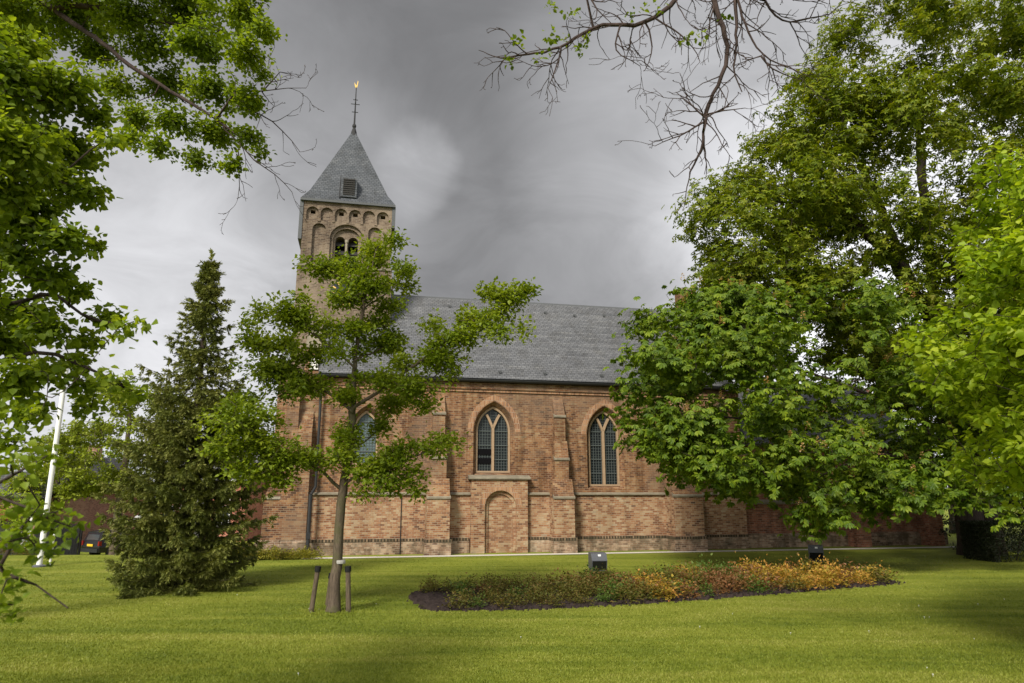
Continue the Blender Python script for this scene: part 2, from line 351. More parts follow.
# ------------------------------------------------------------------ ground
TH = R_(12.0)
O3 = G(470, 553); CH_O = Vector(O3)
uX = np.array([math.cos(TH), math.sin(TH), 0]); vX = np.array([-math.sin(TH), math.cos(TH), 0])
def CW(u, v, z=0.0): return O3 + uX * u + vX * v + np.array([0, 0, z])
def sstep(x): x = np.clip(x, 0, 1); return x * x * (3 - 2 * x)
def gz(x, y):
    return -1.15 * sstep((np.asarray(y) - 28.6) / 7.0) * sstep((-7.0 - np.asarray(x)) / 6.0)
def ground():
    n = 150; t = np.linspace(-1, 1, n)
    xs = np.sinh(t * 4.2) / np.sinh(4.2) * 700; ys = 18 + np.sinh(t * 4.2) / np.sinh(4.2) * 700
    X, Y = np.meshgrid(xs, ys); Z = gz(X, Y)
    vs = np.stack([X, Y, Z], -1).reshape(-1, 3)
    i = np.arange(n * n).reshape(n, n)
    fs = np.stack([i[:-1, :-1], i[:-1, 1:], i[1:, 1:], i[1:, :-1]], -1).reshape(-1, 4)
    me = bpy.data.meshes.new('ground'); me.from_pydata(vs.tolist(), [], fs.tolist()); me.update()
    me.polygons.foreach_set('use_smooth', [True] * len(me.polygons))
    m, t, b = newmat('mown_lawn')
    co = t.n('ShaderNodeTexCoord').outputs['Object']
    mp = t.n('ShaderNodeMapping'); t.link(co, mp.inputs[0]); mp.inputs['Rotation'].default_value = (0, 0, R_(-7)); mp.inputs['Scale'].default_value = (.12, .95, 1)
    band = t.noise(mp.outputs[0], 1.0, 4, .6, .5)
    big = t.noise(co, .35, 4, .6); mid = t.noise(co, 3.0, 5, .7); fine = t.noise(co, 45, 4, .75)
    f = t.math('ADD', t.math('ADD', t.math('MULTIPLY', band, .4), t.math('MULTIPLY', big, .25)), t.math('ADD', t.math('MULTIPLY', mid, .2), t.math('MULTIPLY', fine, .25)))
    col = t.ramp(f, [(.38, (.065, .095, .010)), (.50, (.150, .185, .020)), (.60, (.225, .25, .032)), (.74, (.30, .285, .07))])
    t.link(col, b.inputs['Base Color']); b.inputs['Roughness'].default_value = .85; b.inputs['Specular IOR Level'].default_value = .15
    bp = t.n('ShaderNodeBump'); bp.inputs['Strength'].default_value = .9; bp.inputs['Distance'].default_value = .03
    t.link(t.math('ADD', fine, mid), bp.inputs['Height']); t.link(bp.outputs[0], b.inputs['Normal'])
    o = link('ground', me, m); tag(o, 'mown green lawn sheet around the church', 'lawn', kind='structure')
ground()
def bed_outline():
    base = [(-1.66, 15.05), (.5, 15.25), (2.77, 16.0), (5, 16.95), (7, 17.9), (9, 18.9), (10.35, 19.7), (10.2, 20.4), (8, 20.9), (5, 20.6), (2, 19.7), (-.5, 18.7), (-2.2, 18.2), (-2.35, 17.4), (-2.1, 16.2)]
    return base
BED = bed_outline()
def in_poly(x, y, poly):
    x = np.asarray(x); y = np.asarray(y); c = np.zeros(x.shape, bool); n = len(poly)
    for i in range(n):
        x0, y0 = poly[i]; x1, y1 = poly[(i + 1) % n]
        k = ((y0 > y) != (y1 > y)) & (x < (x1 - x0) * (y - y0) / (y1 - y0 + 1e-12) + x0); c ^= k
    return c
def soil():
    rng = np.random.default_rng(3)
    vs, idx = [], []
    # a fine grid clipped to the bed, heaped a few centimetres
    g = .06; xs = np.arange(-2.6, 10.6, g); ys = np.arange(14.8, 21.2, g); X, Y = np.meshgrid(xs, ys)
    X = X + rng.normal(0, .012, X.shape); Y = Y + rng.normal(0, .012, X.shape)
    ins = in_poly(X + rng.normal(0, .09, X.shape), Y + rng.normal(0, .09, X.shape), BED); Z = np.where(ins, .03 + rng.random(X.shape) * .05, -.05)
    n0, n1 = X.shape; i = np.arange(n0 * n1).reshape(n0, n1)
    fs = [q for q in np.stack([i[:-1, :-1], i[:-1, 1:], i[1:, 1:], i[1:, :-1]], -1).reshape(-1, 4).tolist() if ins.reshape(-1)[q].any()]
    me = bpy.data.meshes.new('flower_bed_soil'); me.from_pydata(np.stack([X, Y, Z], -1).reshape(-1, 3).tolist(), [], fs); me.update()
    m = plain('dark_soil', (.035, .026, .024), .95, .1, noise=.7, nscale=12)
    tag(link('flower_bed_soil', me, m), 'dark turned soil of the long flower bed', 'soil', kind='structure')
soil()
# pale gravel strip along the foot of the church and the path at its west end
mb = MB()
def strip_path(mb, us, v0, v1, z):
    a = [CW(u, v0) for u in us]; b_ = [CW(u, v1) for u in us]
    for q in a + b_: q[2] = float(gz(q[0], q[1])) + z
    mb.strip(a, b_)
strip_path(mb, np.linspace(-6.5, 24, 40), -1.62, -1.02, .012)
strip_path(mb, np.linspace(-11.5, -7.9, 8), 1.2, 2.4, .010)
m, t, b = newmat('pale_gravel'); co = t.n('ShaderNodeTexCoord').outputs['Object']
t.link(t.ramp(t.noise(co, 30, 4, .8), [(.3, (.36, .33, .28)), (.6, (.66, .62, .55))]), b.inputs['Base Color']); b.inputs['Roughness'].default_value = .95
tag(mb.build('gravel_path', m), 'pale gravel strip along the foot of the church wall', 'path', kind='structure')

# ------------------------------------------------------------------ the church
church = empty('village_church', CH_O, TH)
tag(church, 'old brick village church with slate nave roof and a square west tower', 'church')
def cp(mb, name, mat, parent=church, bevel=0.0): return mb.build(name, mat, parent, bevel)
ZS = 2.34                     # string course
NV = 4.3                      # axis of the nave behind its south wall
ZE, ZR = 7.0, 11.82
U0, U1 = -7.5, 12.4
# south wall in two lifts
lower = cp(MB().box(U0 + .02, U1, -.08, .8, -.4, ZS), 'lower_wall', LOW)
upper = cp(MB().box(U0 + .04, U1, 0.0, .8, ZS + .002, ZE), 'nave_wall', UP)
WIN = [dict(cx=-4.35, a=.50, z0=3.5, zs=4.9, h=.82, plain=True), dict(cx=.97, a=.74, z0=3.22, zs=4.95, h=1.08), dict(cx=5.92, a=.70, z0=2.68, zs=4.9, h=1.06)]
cuts = []
for q in WIN:
    big = arch(q['cx'], q['a'] + .17, q['z0'] - .13, q['zs'], q['h'] + .22); sm = arch(q['cx'], q['a'], q['z0'], q['zs'], q['h'])
    cuts.append(MB().prism_y(big, -.05, .30, sm))
    cuts.append(MB().prism_y(sm, .28, .9))
cut(upper, *cuts)
cp(MB().box(U0, U1, .8, 8.6, -1.6, .05), 'floor', STONE)
cp(MB().box(U0, U1, 8.61, 9.0, -1.6, ZE), 'north_wall', UP)
# east gable and its brick apex block
cp(MB().prism_x([(.8, ZE - .1), (NV, ZR + .35), (8.6, ZE - .1)], U1 - .42, U1 - .02), 'east_gable', UP)
cp(MB().box(U1 - .6, U1 + .1, NV - .42, NV + .42, ZR - .2, ZR + 1.15), 'gable_chimney', UP)
cp(MB().box(U1 - .66, U1 + .16, NV - .48, NV + .48, ZR + 1.15, ZR + 1.27), 'chimney_cap', STONE)
def ringmesh(cx, a_in, a_out, z0, zs, h_in, h_out, y0, y1, n=9):
    o = arch(cx, a_out, z0, zs, h_out, n); i = arch(cx, a_in, z0, zs, h_in, n); k = len(o); mb = MB()
    vs = [(x, y0, z) for x, z in o] + [(x, y0, z) for x, z in i] + [(x, y1, z) for x, z in o] + [(x, y1, z) for x, z in i]
    fs = []
    for j in range(k - 1):
        fs += [(j, k + j, k + j + 1, j + 1), (2 * k + j + 1, 3 * k + j + 1, 3 * k + j, 2 * k + j), (k + j, 3 * k + j, 3 * k + j + 1, k + j + 1), (j + 1, 2 * k + j + 1, 2 * k + j, j)]
    fs += [(0, 2 * k, 3 * k, k), (k - 1, 2 * k - 1, 4 * k - 1, 3 * k - 1)]
    return mb.add(vs, fs)
def path_bar(mb, pts, wd, y0, y1):
    """flat stone bar following points (x,z)"""
    pts = np.array(pts, float); d = np.gradient(pts, axis=0); d /= np.linalg.norm(d, axis=1)[:, None]; nr = np.stack([-d[:, 1], d[:, 0]], 1) * wd / 2
    A, B = pts + nr, pts - nr; k = len(pts)
    vs = [(x, y0, z) for x, z in A] + [(x, y0, z) for x, z in B] + [(x, y1, z) for x, z in A] + [(x, y1, z) for x, z in B]
    fs = []
    for j in range(k - 1): fs += [(j, k + j, k + j + 1, j + 1), (2 * k + j + 1, 3 * k + j + 1, 3 * k + j, 2 * k + j), (j, j + 1, 2 * k + j + 1, 2 * k + j), (k + j + 1, k + j, 3 * k + j, 3 * k + j + 1)]
    fs += [(0, 2 * k, 3 * k, k), (k - 1, 2 * k - 1, 4 * k - 1, 3 * k - 1)]
    mb.add(vs, fs)
for wi, q in enumerate(WIN):
    cx, a, z0, zs, h = q['cx'], q['a'], q['z0'], q['zs'], q['h']
    fr = ringmesh(cx, a - .075, a - .002, z0 + .07, zs, h - .10, h - .003, .26, .46)
    fr.box(cx - a + .002, cx + a - .002, .24, .5, z0 + .001, z0 + .075)
    win = cp(fr, 'window', TRAC)
    win['label'] = ['small pointed window with bluish glass behind the young tree', 'tall pointed window above the blocked doorway with two open panes shown by black sheets', 'tall pointed window east of the middle buttress'][wi]
    gl = MB().prism_y(arch(cx, a - .02, z0 + .02, zs, h - .02), .385, .42)
    cp(gl, 'glass', GLAZ if q.get('plain') else GLASS, win)
    lat = MB(); ai, hi = a - .075, h - .10; zb = z0 + .075
    if not q.get('plain'):
        tr = MB(); mw = .105
        tr.box(cx - mw / 2, cx + mw / 2, .262, .44, zb + .001, zs + .16)
        # Y tracery: the mullion forks, each half running to meet the arch
        for sgn in (-1, 1):
            Rr = (ai * ai + hi * hi) / (2 * ai)
            pts = []
            for j in range(7):
                tt = j / 6; x = sgn * (tt * .43 * ai); z = zs + .12 + tt * .62 * hi + .04 * math.sin(tt * math.pi)
                pts.append((cx + x, z))
            path_bar(tr, pts if sgn < 0 else pts[::-1], .095, .266, .438)
        cp(tr, 'tracery', TRAC, win)
    step = .118; nx = int(2 * ai / step)
    for j in range(-nx // 2, nx // 2 + 1):
        x = cx + j * step + .03
        if abs(x - cx) > ai - .03 or (not q.get('plain') and abs(x - cx) < .06): continue
        lat.box(x - .008, x + .008, .365, .384, zb, arch_top(x, cx, ai, zs, hi) - .01)
    z = zb + step
    while z < zs + hi - .12:
        half = ai if z < zs else next((d for d in np.linspace(ai, .05, 60) if arch_top(cx + d, cx, ai, zs, hi) > z), .1)
        lat.box(cx - half + .005, cx + half - .005, .368, .386, z - .007, z + .007); z += step
    cp(lat, 'lead_lattice', LEADC, win)
    z = zb + .48
    while z < zs + hi * .55:
        half = ai if z < zs else next((d for d in np.linspace(ai, .05, 60) if arch_top(cx + d, cx, ai, zs, hi) > z), .1)
        cp(MB().box(cx - half + .002, cx + half - .002, .345, .364, z - .019, z + .019), 'saddle_bar', LEADC, win); z += .60
    if wi == 1:
        for zo in (.42, .80):
            cp(MB().box(cx - ai + .03, cx - .06, .335, .342, zb + zo - .12, zb + zo + .12), 'open_pane_dark_sheet', BLACK, win)  # black sheet over the glazing, standing in for shade inside the opening
# a soldier arch of brick round each opening, a hair proud of the wall
for q in WIN[1:]:
    cp(ringmesh(q['cx'], q['a'] + .175, q['a'] + .40, q['zs'] - .02, q['zs'], q['h'] + .225, q['h'] + .46, -.006, .05), 'window_arch', ORD)
# plinth with a dark toothed top course
PL = [(U0 - .02, -.45), (2.4, 12.6)]
def plinth(u0, u1):
    cp(MB().prism_x([(-.15, -.4), (-.15, .50), (-.08, .60), (.1, .60), (.1, -.4)], u0, u1), 'plinth', PLI)
    cp(MB().box(u0 + .003, u1 - .003, -.168, .05, .50, .60), 'toothed_course', SOL)
plinth(-6.42, -.06); plinth(2.37, U1 - .003)
# string course
for u0, u1 in ((-6.42, -.03), (2.36, U1 - .005)):
    cp(MB().prism_x([(-.17, ZS - .035), (-.17, ZS + .01), (.001, ZS + .07), (.05, ZS + .07), (.05, ZS - .035)], u0, u1), 'string_course', LEDGE)
# cornice and gutter
cp(MB().box(-6.4, U1 - .002, -.06, .02, ZE - .40, ZE - .30), 'cornice_band', ORD)
cp(MB().box(-6.4, U1 - .004, -.12, .02, ZE - .29, ZE - .01), 'cornice', UP)
g = MB()
g.add(*(lambda n: ([(x, -.28 + .10 * math.cos(math.pi + math.pi * i / n), ZE + .10 + .11 * math.sin(math.pi + math.pi * i / n)) for x in (-6.42, U1 + .05) for i in range(n + 1)], [(i, i + 1, n + 2 + i, n + 1 + i) for i in range(n)]))(8))
g.box(-6.41, U1 + .04, -.175, -.125, ZE + .0, ZE + .12)
cp(g, 'gutter', PVC)
# roof
def slab(u0, u1, va, za, vb, zb, t):
    d = np.array([vb - va, zb - za]); d /= np.linalg.norm(d); n = np.array([-d[1], d[0]]); n = n if n[1] > 0 else -n
    A, B = np.array([va, za]), np.array([vb, zb])
    return [tuple(A), tuple(B), tuple(B + n * t), tuple(A + n * t)]
roof = MB().prism_x(slab(0, 0, -.20, ZE + .06, NV, ZR - .1, .14), -6.34, U1 - .44).prism_x(slab(0, 0, 2 * NV + .3, ZE, NV + .01, ZR - .1, .14), -6.34, U1 - .44)
cp(roof, 'nave_roof', SLA)
cp(MB().prism_x([(NV - .16, ZR - .10), (NV, ZR + .12), (NV + .16, ZR - .10)], -3.45, U1 - .44), 'ridge_cap', LEAD)
def on_roof(u, s):  # point on the south slope, s = 0 eave .. 1 ridge
    v = -.20 + s * (NV + .2); z = ZE + .06 + s * (ZR - .16 - ZE); return u, v - .10, z + .12
hk = [(1.2, .06), (3.2, .06), (5.8, .06), (-.6, .88), (2.6, .85), (4.2, .86), (5.7, .84), (7.3, .86)]
for u, s in hk:
    x, y, z = on_roof(u, s)
    cp(MB().box(x - .03, x + .03, y - .06, y + .06, z - .02, z + .05).box(x - .09, x + .09, y - .07, y - .04, z + .03, z + .09), 'roof_hook', LEAD)
x, y, z = on_roof(-2.9, .52)
sk = MB().box(x - .35, x + .35, y - .22, y + .3, z - .2, z + .2)
# west gable parapet with its white kneeler
cp(MB().prism_x([(.0, ZE), (.0, 7.3), (.55, 8.0), (NV, ZR + .4), (8.6, ZE + .4), (8.6, ZE)], -6.92, -6.36), 'west_gable', UP)
cp(MB().box(-6.72, -6.38, -.06, .45, 7.32, 7.92), 'kneeler', WHITE)
cp(MB().prism_x([(.56, 8.27), (NV - .4, ZR - .02), (NV - .4, ZR + .12), (.56, 8.40)], -6.97, -6.36), 'gable_coping', LEDGE)
# buttresses on the south wall
def buttress(u0, u1, stages, name='buttress', label=None, mid=None):
    """stages: (projection, z_top, z_where the next stage starts, narrowing)"""
    b = MB(); caps = []
    z = -.4
    for i, (p, zt, zn, ins) in enumerate(stages):
        pn = stages[i + 1][0] if i + 1 < len(stages) else -.01
        inn = stages[i + 1][3] if i + 1 < len(stages) else ins
        b.prism_x([(-p, z), (-p, zt), (-pn, zn), (.4, zn), (.4, z)], u0 + ins, u1 - ins)
        caps.append(MB().prism_x([(-p - .05, zt - .07), (-p - .05, zt - .01), (-p + .12, zt + .10), (-p + .12, zt - .07)], u0 + ins - .03, u1 - ins + .03))
        z = zn - .002
    o = cp(b, name, UP)
    if label: o['label'] = label
    for c_ in caps: cp(c_, 'weathering', LEDGE, o)
    cp(MB().prism_x([(-stages[0][0] - .07, -.4), (-stages[0][0] - .07, .50), (-stages[0][0] - .002, .60), (-.1, .60), (-.1, -.4)], u0 - .07, u1 + .07), 'buttress_plinth', PLI, o)
    cp(MB().box(u0 - .085, u1 + .085, -stages[0][0] - .085, -.12, .49, .595), 'toothed_course', SOL, o)
    cp(MB().box(u0 - .004, u1 + .004, -stages[0][0] - .004, -.09, .60, stages[0][1] - .075), 'lower_face', LOW, o)
    return o
ST = [(.85, 2.22, 2.95, 0), (.56, 3.80, 4.55, .13), (.36, 5.62, 6.45, .20)]
buttress(-1.86, -.96, ST, label='stepped brick buttress left of the blocked doorway')
buttress(3.34, 4.20, ST, label='stepped brick buttress between the two tall windows')
buttress(8.55, 9.88, [(.98, 2.30, 2.78, 0), (.66, 4.0, 4.9, .2), (.4, 5.7, 6.5, .3)], label='broad stepped buttress at the edge of the chestnut shade')
# SW corner block and west buttress
cp(MB().prism_x([(-.34, -.4), (-.34, 4.7), (-.02, 5.6), (.7, 5.6), (.7, -.4)], -7.5, -6.45), 'corner_pier', UP)
wb = MB()
def west(prof, v0, v1): wb.prism_y(prof, v0, v1)
west([(-8.2, -1.4), (-8.2, .55), (-8.1, .62), (-8.1, 2.18), (-7.92, 2.62), (-7.92, 3.80), (-7.46, 4.75), (-7.46, 5.75), (-7.0, 6.4), (-7.0, -1.4)], -.30, .85)
cp(wb, 'west_buttress', UP)
cp(MB().box(-8.19, -7.48, -.345, .87, 2.14, 2.24), 'weathering', STONE); cp(MB().box(-8.02, -7.48, -.345, .87, 3.76, 3.86), 'weathering', STONE)
cp(MB().prism_y([(-8.3, -1.4), (-8.3, .52), (-8.22, .62), (-7.4, .62), (-7.4, -1.4)], -.42, .95), 'corner_plinth', PLI)
cp(MB().prism_x([(-.42, -.4), (-.42, .52), (-.345, .62), (.2, .62), (.2, -.4)], -7.39, -6.43), 'corner_plinth', PLI)
cp(MB().box(-8.0, -6.95, .86, 2.28, -1.5, 7.2), 'west_wall', UP)
# blocked doorway
po = cp(MB().box(-.02, 2.34, -.34, .3, -.4, 2.94), 'blocked_doorway', LOW)
cut(po, MB().prism_y(arch(1.2, .66, -.2, 1.82, .66, pointed=False), -.5, -.21), MB().prism_y(arch(1.2, .52, -.1, 1.82, .52, pointed=False), -.3, -.13))
cp(ringmesh2 := MB().prism_y(arch(1.2, .518, -.38, 1.82, .518, pointed=False), -.135, -.10), 'brick_infill', LOW, po)
k = MB()
oo = arch(1.2, .90, 1.8, 1.82, .90, 12, False); ii = arch(1.2, .665, 1.8, 1.82, .665, 12, False)
kk = len(oo); k.add([(x, -.348, z) for x, z in oo] + [(x, -.348, z) for x, z in ii] + [(x, -.30, z) for x, z in oo] + [(x, -.30, z) for x, z in ii],
      [f for j in range(kk - 1) for f in ((j, kk + j, kk + j + 1, j + 1), (kk + j, 3 * kk + j, 3 * kk + j + 1, kk + j + 1), (j + 1, 2 * kk + j + 1, 2 * kk + j, j))])
cp(k, 'door_arch', ORD, po)
cp(MB().prism_x([(-.43, 2.935), (-.43, 2.985), (-.34, 3.05), (.02, 3.12), (.02, 2.935)], -.13, 2.45), 'cap_stone', LEDGE, po)
# rainwater pipe with offset, and thin conductor
dp = MB().tube((-6.2, -.22, ZE), (-6.2, -.16, 2.62), .055, 8).tube((-6.2, -.16, 2.62), (-6.35, -.46, 2.30), .055, 8).tube((-6.35, -.46, 2.32), (-6.35, -.46, .02), .07, 8)
dp.box(-6.43, -6.27, -.54, -.38, .66, .90)
cp(dp, 'downpipe', PVC)
cp(MB().tube((-2.83, -.105, ZS - .1), (-2.83, -.105, .55), .018, 6).tube((-2.83, -.19, .6), (-2.83, -.19, .0), .018, 6), 'conductor', IRON)
# chancel east of the nave
CZ = 4.5
cp(MB().box(U1 + .003, 22.9, .30, 1.0, -.4, CZ), 'chancel_wall', CHA)
cp(MB().box(U1, 22.9, 1.002, 7.4, -.4, CZ - .01), 'chancel_core', CHA)
cp(MB().prism_x([(.9, CZ - .05), (NV, 8.1), (7.6, CZ - .05)], 22.4, 22.88), 'chancel_gable', CHA)
cp(MB().prism_x(slab(0, 0, .05, CZ, NV, 8.1, .13), U1 + .004, 22.38).prism_x(slab(0, 0, 8.5, CZ, NV + .01, 8.1, .13), U1 + .004, 22.38), 'chancel_roof', SLA)
cp(MB().prism_x([(.14, 1.9), (.14, 1.97), (.302, 2.1), (.5, 2.1), (.5, 1.9)], U1 + .005, 22.95), 'chancel_string', LEDGE)
cp(MB().prism_x([(.18, -.4), (.18, .5), (.297, .6), (.5, .6), (.5, -.4)], U1 + .006, 23.0), 'chancel_plinth', PLI)
for u in (17.6, 21.5):
    o = cp(MB().prism_x([(-.45, -.4), (-.45, 1.92), (-.05, 2.4), (-.05, 3.3), (.29, 3.9), (.6, 3.9), (.6, -.4)], u, u + .75), 'chancel_buttress', CHA)
    cp(MB().prism_x([(-.52, 1.86), (-.52, 1.93), (-.36, 2.06), (-.36, 1.86)], u - .03, u + .78), 'weathering', LEDGE, o)
for cxw in (14.9, 19.7):
    o = cp(ringmesh(cxw, .5, .6, 2.4, 3.4, .6, .72, .24, .34), 'window', TRAC); o['label'] = 'pointed chancel window behind the chestnut leaves'
    cp(MB().prism_y(arch(cxw, .51, 2.4, 3.4, .61), .27, .299), 'glass', GLASS, o)
# ---- tower
TU0, TU1, TV0, TV1, TZ = -7.62, -3.58, 2.30, 6.34, 15.66
tw = cp(MB().box(TU0, TU1, TV0, TV1, 12.5, TZ), 'tower', TOW)
tlow = cp(MB().box(TU0 - .09, TU1 + .09, TV0 - .09, TV1 + .09, -1.6, 12.498), 'tower_shaft', TOW, tw)
cuts = []
tcx = (TU0 + TU1) / 2
for i in range(6):
    cx = TU0 + .42 + i * (TU1 - TU0 - .84) / 5
    cuts.append(MB().prism_y(arch(cx, .275, 14.72, 15.10, .275, 6, False), TV0 - .1, TV0 + .13))
cut(tw, *cuts); cuts = []
for cx in (-6.86, -4.34):
    cuts.append(MB().prism_y(arch(cx, .30, 12.62, 14.28, .30, 7, False), TV0 - .1, TV0 + .15))
cuts.append(MB().prism_y(arch(tcx, .76, 12.62, 13.88, .72, 9, False), TV0 - .1, TV0 + .13))
cut(tw, *cuts)
cut(tw, MB().prism_y(arch(tcx, .63, 12.64, 13.84, .62, 9, False), TV0 + .05, TV0 + .26)); cuts = []
for cx in (tcx - .30, tcx + .29):
    cuts.append(MB().prism_y(arch(cx, .225, 12.72, 13.86, .225, 7, False), TV0 + .1, TV0 + .95))
for i in (0, 2, 3, 5):
    cx = TU0 + .42 + i * (TU1 - TU0 - .84) / 5
    cuts.append(MB().box(cx - .10, cx + .12, TV0 + .05, TV0 + .6, 15.06, 15.24))
cut(tw, *cuts)
for s_, v_ in ((0, 0),):
    cp(MB().box(TU0 - .05, TU1 + .05, TV0 - .14, TV0 - .001, 12.44, 12.56).box(tcx - .55, tcx + .6, TV0 - .12, TV0 + .2, 12.58, 12.70), 'sill_band', LEDGE, tw)
for i in range(7):
    cx = TU0 + .42 + (i - .5) * (TU1 - TU0 - .84) / 5
    if TU0 + .1 < cx < TU1 - .1: cp(MB().box(cx - .06, cx + .06, TV0 - .035, TV0 + .1, 14.66, 14.86), 'corbel', TOW, tw)
for cx in (tcx - .30, tcx + .29):
    lv = MB()
    for j in range(3):
        z = 12.85 + j * .42; lv.prism_x([(TV0 + .40, z), (TV0 + .62, z + .26), (TV0 + .64, z + .24), (TV0 + .42, z - .02)], cx - .222, cx + .222)
    o = cp(lv, 'belfry_louvre', LOUV, tw)
cp(MB().box(tcx - .6, tcx + .6, TV0 + .93, TV0 + .97, 12.6, 14.2), 'belfry_dark_sheet', BLACK, tw)  # black sheet behind the louvres paints the shade deep in the belfry
cp(MB().lathe((tcx - .005, TV0 + .24, 12.72), [(.075, 0), (.075, .08), (.05, .12), (.05, 1.02), (.085, 1.1), (.085, 1.2)], 10), 'colonnette', STONE, tw)
# arch mouldings round the tower openings
for cx, a_i, a_o, zs in ((tcx, .765, .90, 13.88), (tcx, .635, .69, 13.84)):
    oo = arch(cx, a_o, zs, zs, a_o - .03, 10, False); ii = arch(cx, a_i, zs, zs, a_i - .03, 10, False); kk = len(oo); y = TV0 - .012 if a_o > .8 else TV0 + .115
    cp(MB().add([(x, y, z) for x, z in oo] + [(x, y, z) for x, z in ii] + [(x, y + .1, z) for x, z in oo] + [(x, y + .1, z) for x, z in ii],
       [f for j in range(kk - 1) for f in ((j, kk + j, kk + j + 1, j + 1), (kk + j, 3 * kk + j, 3 * kk + j + 1, kk + j + 1), (j + 1, 2 * kk + j + 1, 2 * kk + j, j))]), 'belfry_arch', TOW, tw)
# slate hung cheeks on the west and east faces
cp(MB().box(TU0 - .16, TU0 - .002, TV0 - .04, TV1, 13.75, TZ), 'slate_cheek', LEAD, tw)
cp(MB().box(TU1 + .002, TU1 + .16, TV0 - .04, TV1, 14.6, TZ), 'slate_cheek', LEAD, tw)
# pyramid roof with a slight kick at the eaves
tcv = (TV0 + TV1) / 2; ov = .13
rf = MB(); lv = [(2.02 + ov, TZ), (2.02 + ov, TZ + .07), (1.80, TZ + .62), (.10, 20.35)]
vs = []
for hw, z in lv: vs += [(tcx - hw, tcv - hw, z), (tcx + hw, tcv - hw, z), (tcx + hw, tcv + hw, z), (tcx - hw, tcv + hw, z)]
rf.add(vs, [(3, 2, 1, 0), (12, 13, 14, 15)] + [(4 * j + i, 4 * j + (i + 1) % 4, 4 * j + 4 + (i + 1) % 4, 4 * j + 4 + i) for j in range(3) for i in range(4)])
tr = cp(rf, 'tower_roof', SLT)
cp(MB().box(tcx - 2.165, tcx + 2.165, tcv - 2.165, tcv + 2.165, TZ - .05, TZ + .055), 'eaves_lead', LEAD, tr)
cp(MB().lathe((tcx, tcv, 20.1), [(.20, 0), (.13, .35), (.07, .55), (.10, .62), (.10, .7), (.045, .8), (.035, 1.6), (.02, 2.9)], 10), 'finial', IRON, tr)
for z, r in ((21.55, .16), (22.0, .22), (22.25, .12)): cp(MB().tube((tcx - r, tcv, z), (tcx + r, tcv, z), .018, 6).tube((tcx, tcv - r, z), (tcx, tcv + r, z), .018, 6), 'iron_cross', IRON, tr)
wv = MB().prism_y([(-.20, .12), (-.26, .32), (-.12, .20), (.02, .12), (.10, .30), (.14, .44), (.22, .36), (.17, .22), (.12, .05), (.02, -.02), (-.10, .0)], -.015, .015)
wv.v = [(x * .42 + tcx, y + tcv, z * .95 + 22.95) for x, y, z in wv.v]
cp(wv, 'weathercock', GOLD, tr)
# hatch low on the south slope
hz0, hz1 = TZ + .30, TZ + 1.30
def tslope(z): return tcv - (1.80 - (z - TZ - .62) * (1.70 / (20.35 - TZ - .62)) if z > TZ + .62 else 2.15 - (z - TZ - .07) * (.35 / .55))
hx = -5.62
ht = MB().prism_x([(tslope(hz0) - .10, hz0), (tslope(hz0) - .06, hz1), (tslope(hz1) + .05, hz1 + .06), (tslope(hz0) + .3, hz0)], hx - .36, hx + .36)
hh = cp(ht, 'roof_hatch', SLT, tr)
lv = MB()
for j in range(8):
    z = hz0 + .1 + j * .105; lv.box(hx - .27, hx + .27, tslope(hz0) - .125, tslope(hz0) - .055, z, z + .065)
cp(lv, 'hatch_louvre', LOUV, tr)
cp(MB().tube((hx - .42, tslope(hz0) - .14, hz0 - .1), (hx - .42, tslope(hz1) - .1, hz1 + .25), .025, 6), 'hatch_rail', IRON, tr)
# clock
ck = MB(); n = 32
ck.prism_y([(tcx + .62 * math.cos(2 * math.pi * i / n), 11.25 + .62 * math.sin(2 * math.pi * i / n)) for i in range(n)], TV0 - .16, TV0 - .10)
cko = cp(ck, 'clock', plain('clock_blue_black', (.012, .016, .03), .5, .3))
for i in range(12):
    a = 2 * math.pi * i / 12; c, s_ = math.cos(a), math.sin(a)
    p0 = np.array([tcx + .42 * s_, 11.25 + .42 * c]); p1 = np.array([tcx + .57 * s_, 11.25 + .57 * c]); q_ = np.array([c, -s_]) * .028
    cp(MB().add([(p[0], TV0 - .168, p[1]) for p in (p0 - q_, p0 + q_, p1 + q_, p1 - q_)], [(0, 1, 2, 3)]), 'clock_numeral', GOLD, cko)
hd = MB()
for a, l, wd in ((R_(60), .5, .03), (R_(100), .34, .045)):
    c, s_ = math.cos(a), math.sin(a); q_ = np.array([c, -s_]) * wd; p0 = np.array([tcx, 11.25]); p1 = p0 + np.array([s_, c]) * l
    hd.add([(p[0], TV0 - .178, p[1]) for p in (p0 - q_, p0 + q_, p1 + q_ * .5, p1 - q_ * .5)], [(0, 1, 2, 3)])
cp(hd, 'clock_hands', GOLD, cko)

